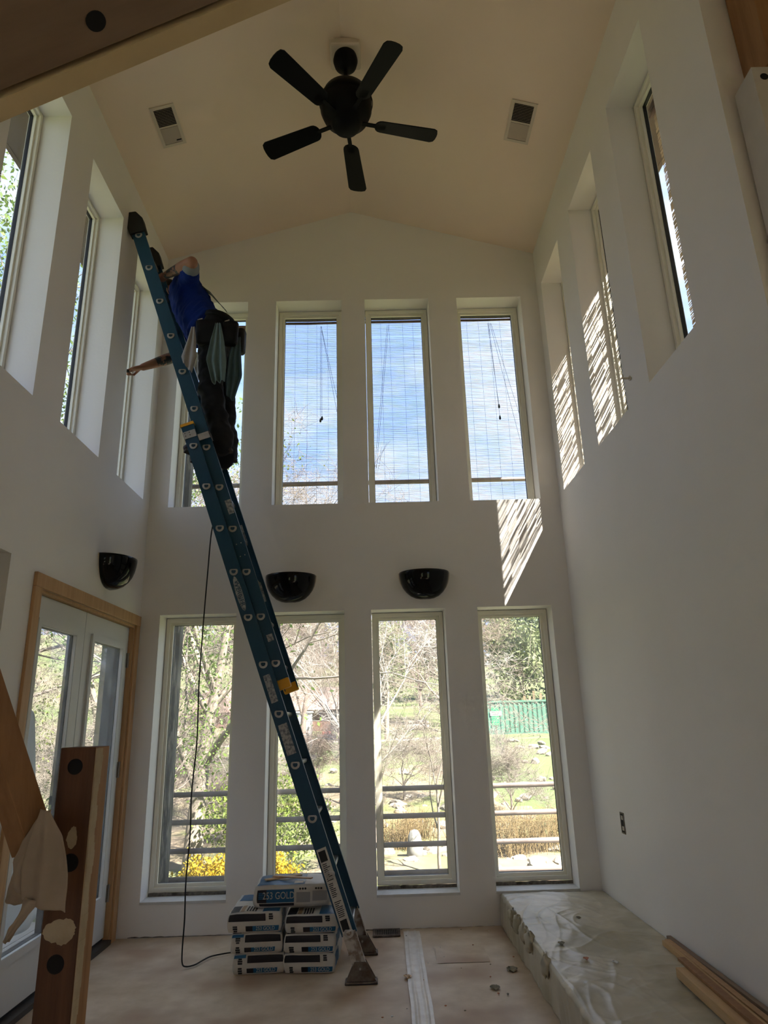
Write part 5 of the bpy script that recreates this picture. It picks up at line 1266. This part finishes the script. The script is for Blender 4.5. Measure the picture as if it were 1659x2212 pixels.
tree('green_tree','olive-green tree on the lawn behind the birch','tree',.4,38,6.8,.14,51,levels=5,spread=.6,nchild=(4,4,3,3,2),leaf=M_leafo,n_per=7,lrad=.30,lsize=.11,trunk_frac=.34,fine=4,fl=.28)
tree('green_tree','round olive-green tree behind the container','tree',12.0,58,10.5,.2,53,levels=5,spread=.62,nchild=(5,4,3,3,2),leaf=M_leafo,n_per=8,lrad=.5,lsize=.2,trunk_frac=.34)
tree('pine','dark pine behind the right end of the container','tree',16.6,62,13,.2,55,levels=5,spread=.7,nchild=(6,4,3,3,2),leaf=M_leafp,n_per=8,lrad=.5,lsize=.2,trunk_frac=.42)
tree('pine','tall dark pine far behind the container','tree',14.6,75,16,.25,57,levels=5,spread=.7,nchild=(6,4,3,3,2),leaf=M_leafp,n_per=8,lrad=.6,lsize=.25,trunk_frac=.42)
for k,(x,y,h,kind) in enumerate(((-16,60,9,1),(-12,66,10,0),(-7.5,62,9,1),(-3.5,70,10,0),(0.5,72,9,1),(4.2,70,8,0),(7.6,76,9,1),(20,80,13,0),(-20,70,11,0))):
    tree('far_tree',['bare far tree on the hillside behind the barn','leafy far tree on the hillside'][kind]+', %s along from the left'%['second','third','fourth','fifth','sixth','seventh','eighth','ninth','first'][k],'tree',x,y,h,.2,60+k,levels=5 if kind else 6,spread=.65,nchild=(5,4,3,3,2),bark=M_twigbr,twig=M_twigbr,leaf=M_leafo if kind else None,n_per=6,lrad=.5,lsize=.22,trunk_frac=.3,shrink=.74,twigr=1.6,group='far trees on the hillside')
tree('leafy_tree','leafy tree outside the left wall windows','tree',-6.2,9.6,13,.2,81,levels=5,spread=.62,nchild=(5,4,4,3,2),leaf=M_leafg,n_per=12,lrad=.30,lsize=.042,trunk_frac=.5)
tree('leafy_tree','second leafy tree beyond the porch','tree',-7.6,13.2,13,.2,83,levels=5,spread=.62,nchild=(5,4,4,3,2),leaf=M_leafg,n_per=10,lrad=.30,lsize=.045,trunk_frac=.42)
tree('porch_shrub','pale green shrub beyond the porch post','shrub',-5.2,10.5,3.4,.04,85,levels=5,spread=.7,nchild=(6,4,3,3,2),leaf=M_leafl,n_per=1,lrad=.15,lsize=.04,trunk_frac=.35,shrink=.76)
tree('yellow_bush','yellow flowering bush under the first lower window','bush',-2.12,9.4,.72,.02,91,levels=4,spread=.7,nchild=(8,4,3,2),leaf=M_leafy,n_per=12,lrad=.07,lsize=.028,trunk_frac=.35,shrink=.72)
tree('yellow_bush','rounded yellow bush behind the stacked bags','bush',-1.42,9.4,.88,.02,92,levels=4,spread=.65,nchild=(8,4,3,2),leaf=M_leafy,n_per=14,lrad=.06,lsize=.028,trunk_frac=.35,shrink=.72)
tree('yellow_bush','small yellow bush by the weathered post foot','bush',-2.62,9.1,.5,.015,93,levels=3,spread=.7,nchild=(8,4,3),leaf=M_leafy,n_per=10,lrad=.06,lsize=.026,trunk_frac=.4,shrink=.72)
tree('lime_bush','lime green bush above the rounded yellow bush','bush',-1.30,10.6,1.45,.02,94,levels=4,spread=.6,nchild=(8,4,3,2),leaf=M_leafl,n_per=9,lrad=.09,lsize=.03,trunk_frac=.4,shrink=.72)
tree('lime_bush','lime green bush right of the big pale trunk','bush',-2.05,10.8,1.5,.02,95,levels=4,spread=.6,nchild=(8,4,3,2),leaf=M_leafl,n_per=7,lrad=.09,lsize=.03,trunk_frac=.4,shrink=.72)
tree('bare_shrub','tall pale brush beyond the porch post','shrub',-4.7,9.3,4.4,.05,101,levels=6,spread=.7,nchild=(6,4,3,3,2),bark=M_twig,twig=M_twig,trunk_frac=.3,shrink=.78,wig=.16,fine=4,fl=.3)
tree('bare_shrub','wide brown brush further left of the porch','shrub',-6.6,12.0,5.5,.05,103,levels=6,spread=.75,nchild=(6,4,3,3,2),bark=M_twigbr,twig=M_twigbr,leaf=M_leafl,n_per=1,lrad=.2,lsize=.03,trunk_frac=.3,shrink=.78,wig=.16,fine=4,fl=.4)
tree('bare_shrub','low pale brush beside the grey screen','shrub',-3.9,11.5,3.6,.04,105,levels=6,spread=.75,nchild=(6,4,3,3,2),bark=M_twig,twig=M_twig,trunk_frac=.3,shrink=.78,wig=.16,fine=4,fl=.3)
def tussock(x,y,h,n,seed,label):
    rs=random.Random(seed); z=GH(x,y)-.02; rt=thing('dry_grass_clump',(x,y,z),label,'grass clump','dry grass clumps on the bank'); segs=[]
    for k in range(n):
        a=rs.uniform(0,6.28); sp=rs.uniform(.1,1.0); p=np.array([x+rs.gauss(0,.16),y+rs.gauss(0,.14),z]); L=h*rs.uniform(.6,1.1)
        q=p+np.array([math.cos(a)*sp*L*.35,math.sin(a)*sp*L*.35,L*.62]); e_=q+np.array([math.cos(a)*sp*L*.45,math.sin(a)*sp*L*.45,L*(.30-.35*sp)])
        segs+=[(p,q,.004,.003),(q,e_,.003,.001)]
    Vv,F=tubes_np(segs,3); np_obj('blades',Vv,F,M_dry,rt,'stuff')
for k,(x,y,h,lab) in enumerate(((2.0,11.6,.95,'tall dry grass clump under the last lower window'),(2.55,11.9,.8,'dry grass clump right of the tall one'),(1.62,12.6,.7,'smaller dry grass clump behind the tall one'),(.25,12.3,.75,'dry grass clump behind the standing stone'),(.62,13.0,.7,'dry grass clump right of the birch foot'),(3.1,12.4,.8,'rightmost dry grass clump on the bank'))):
    tussock(x,y,h,300,200+k,lab)
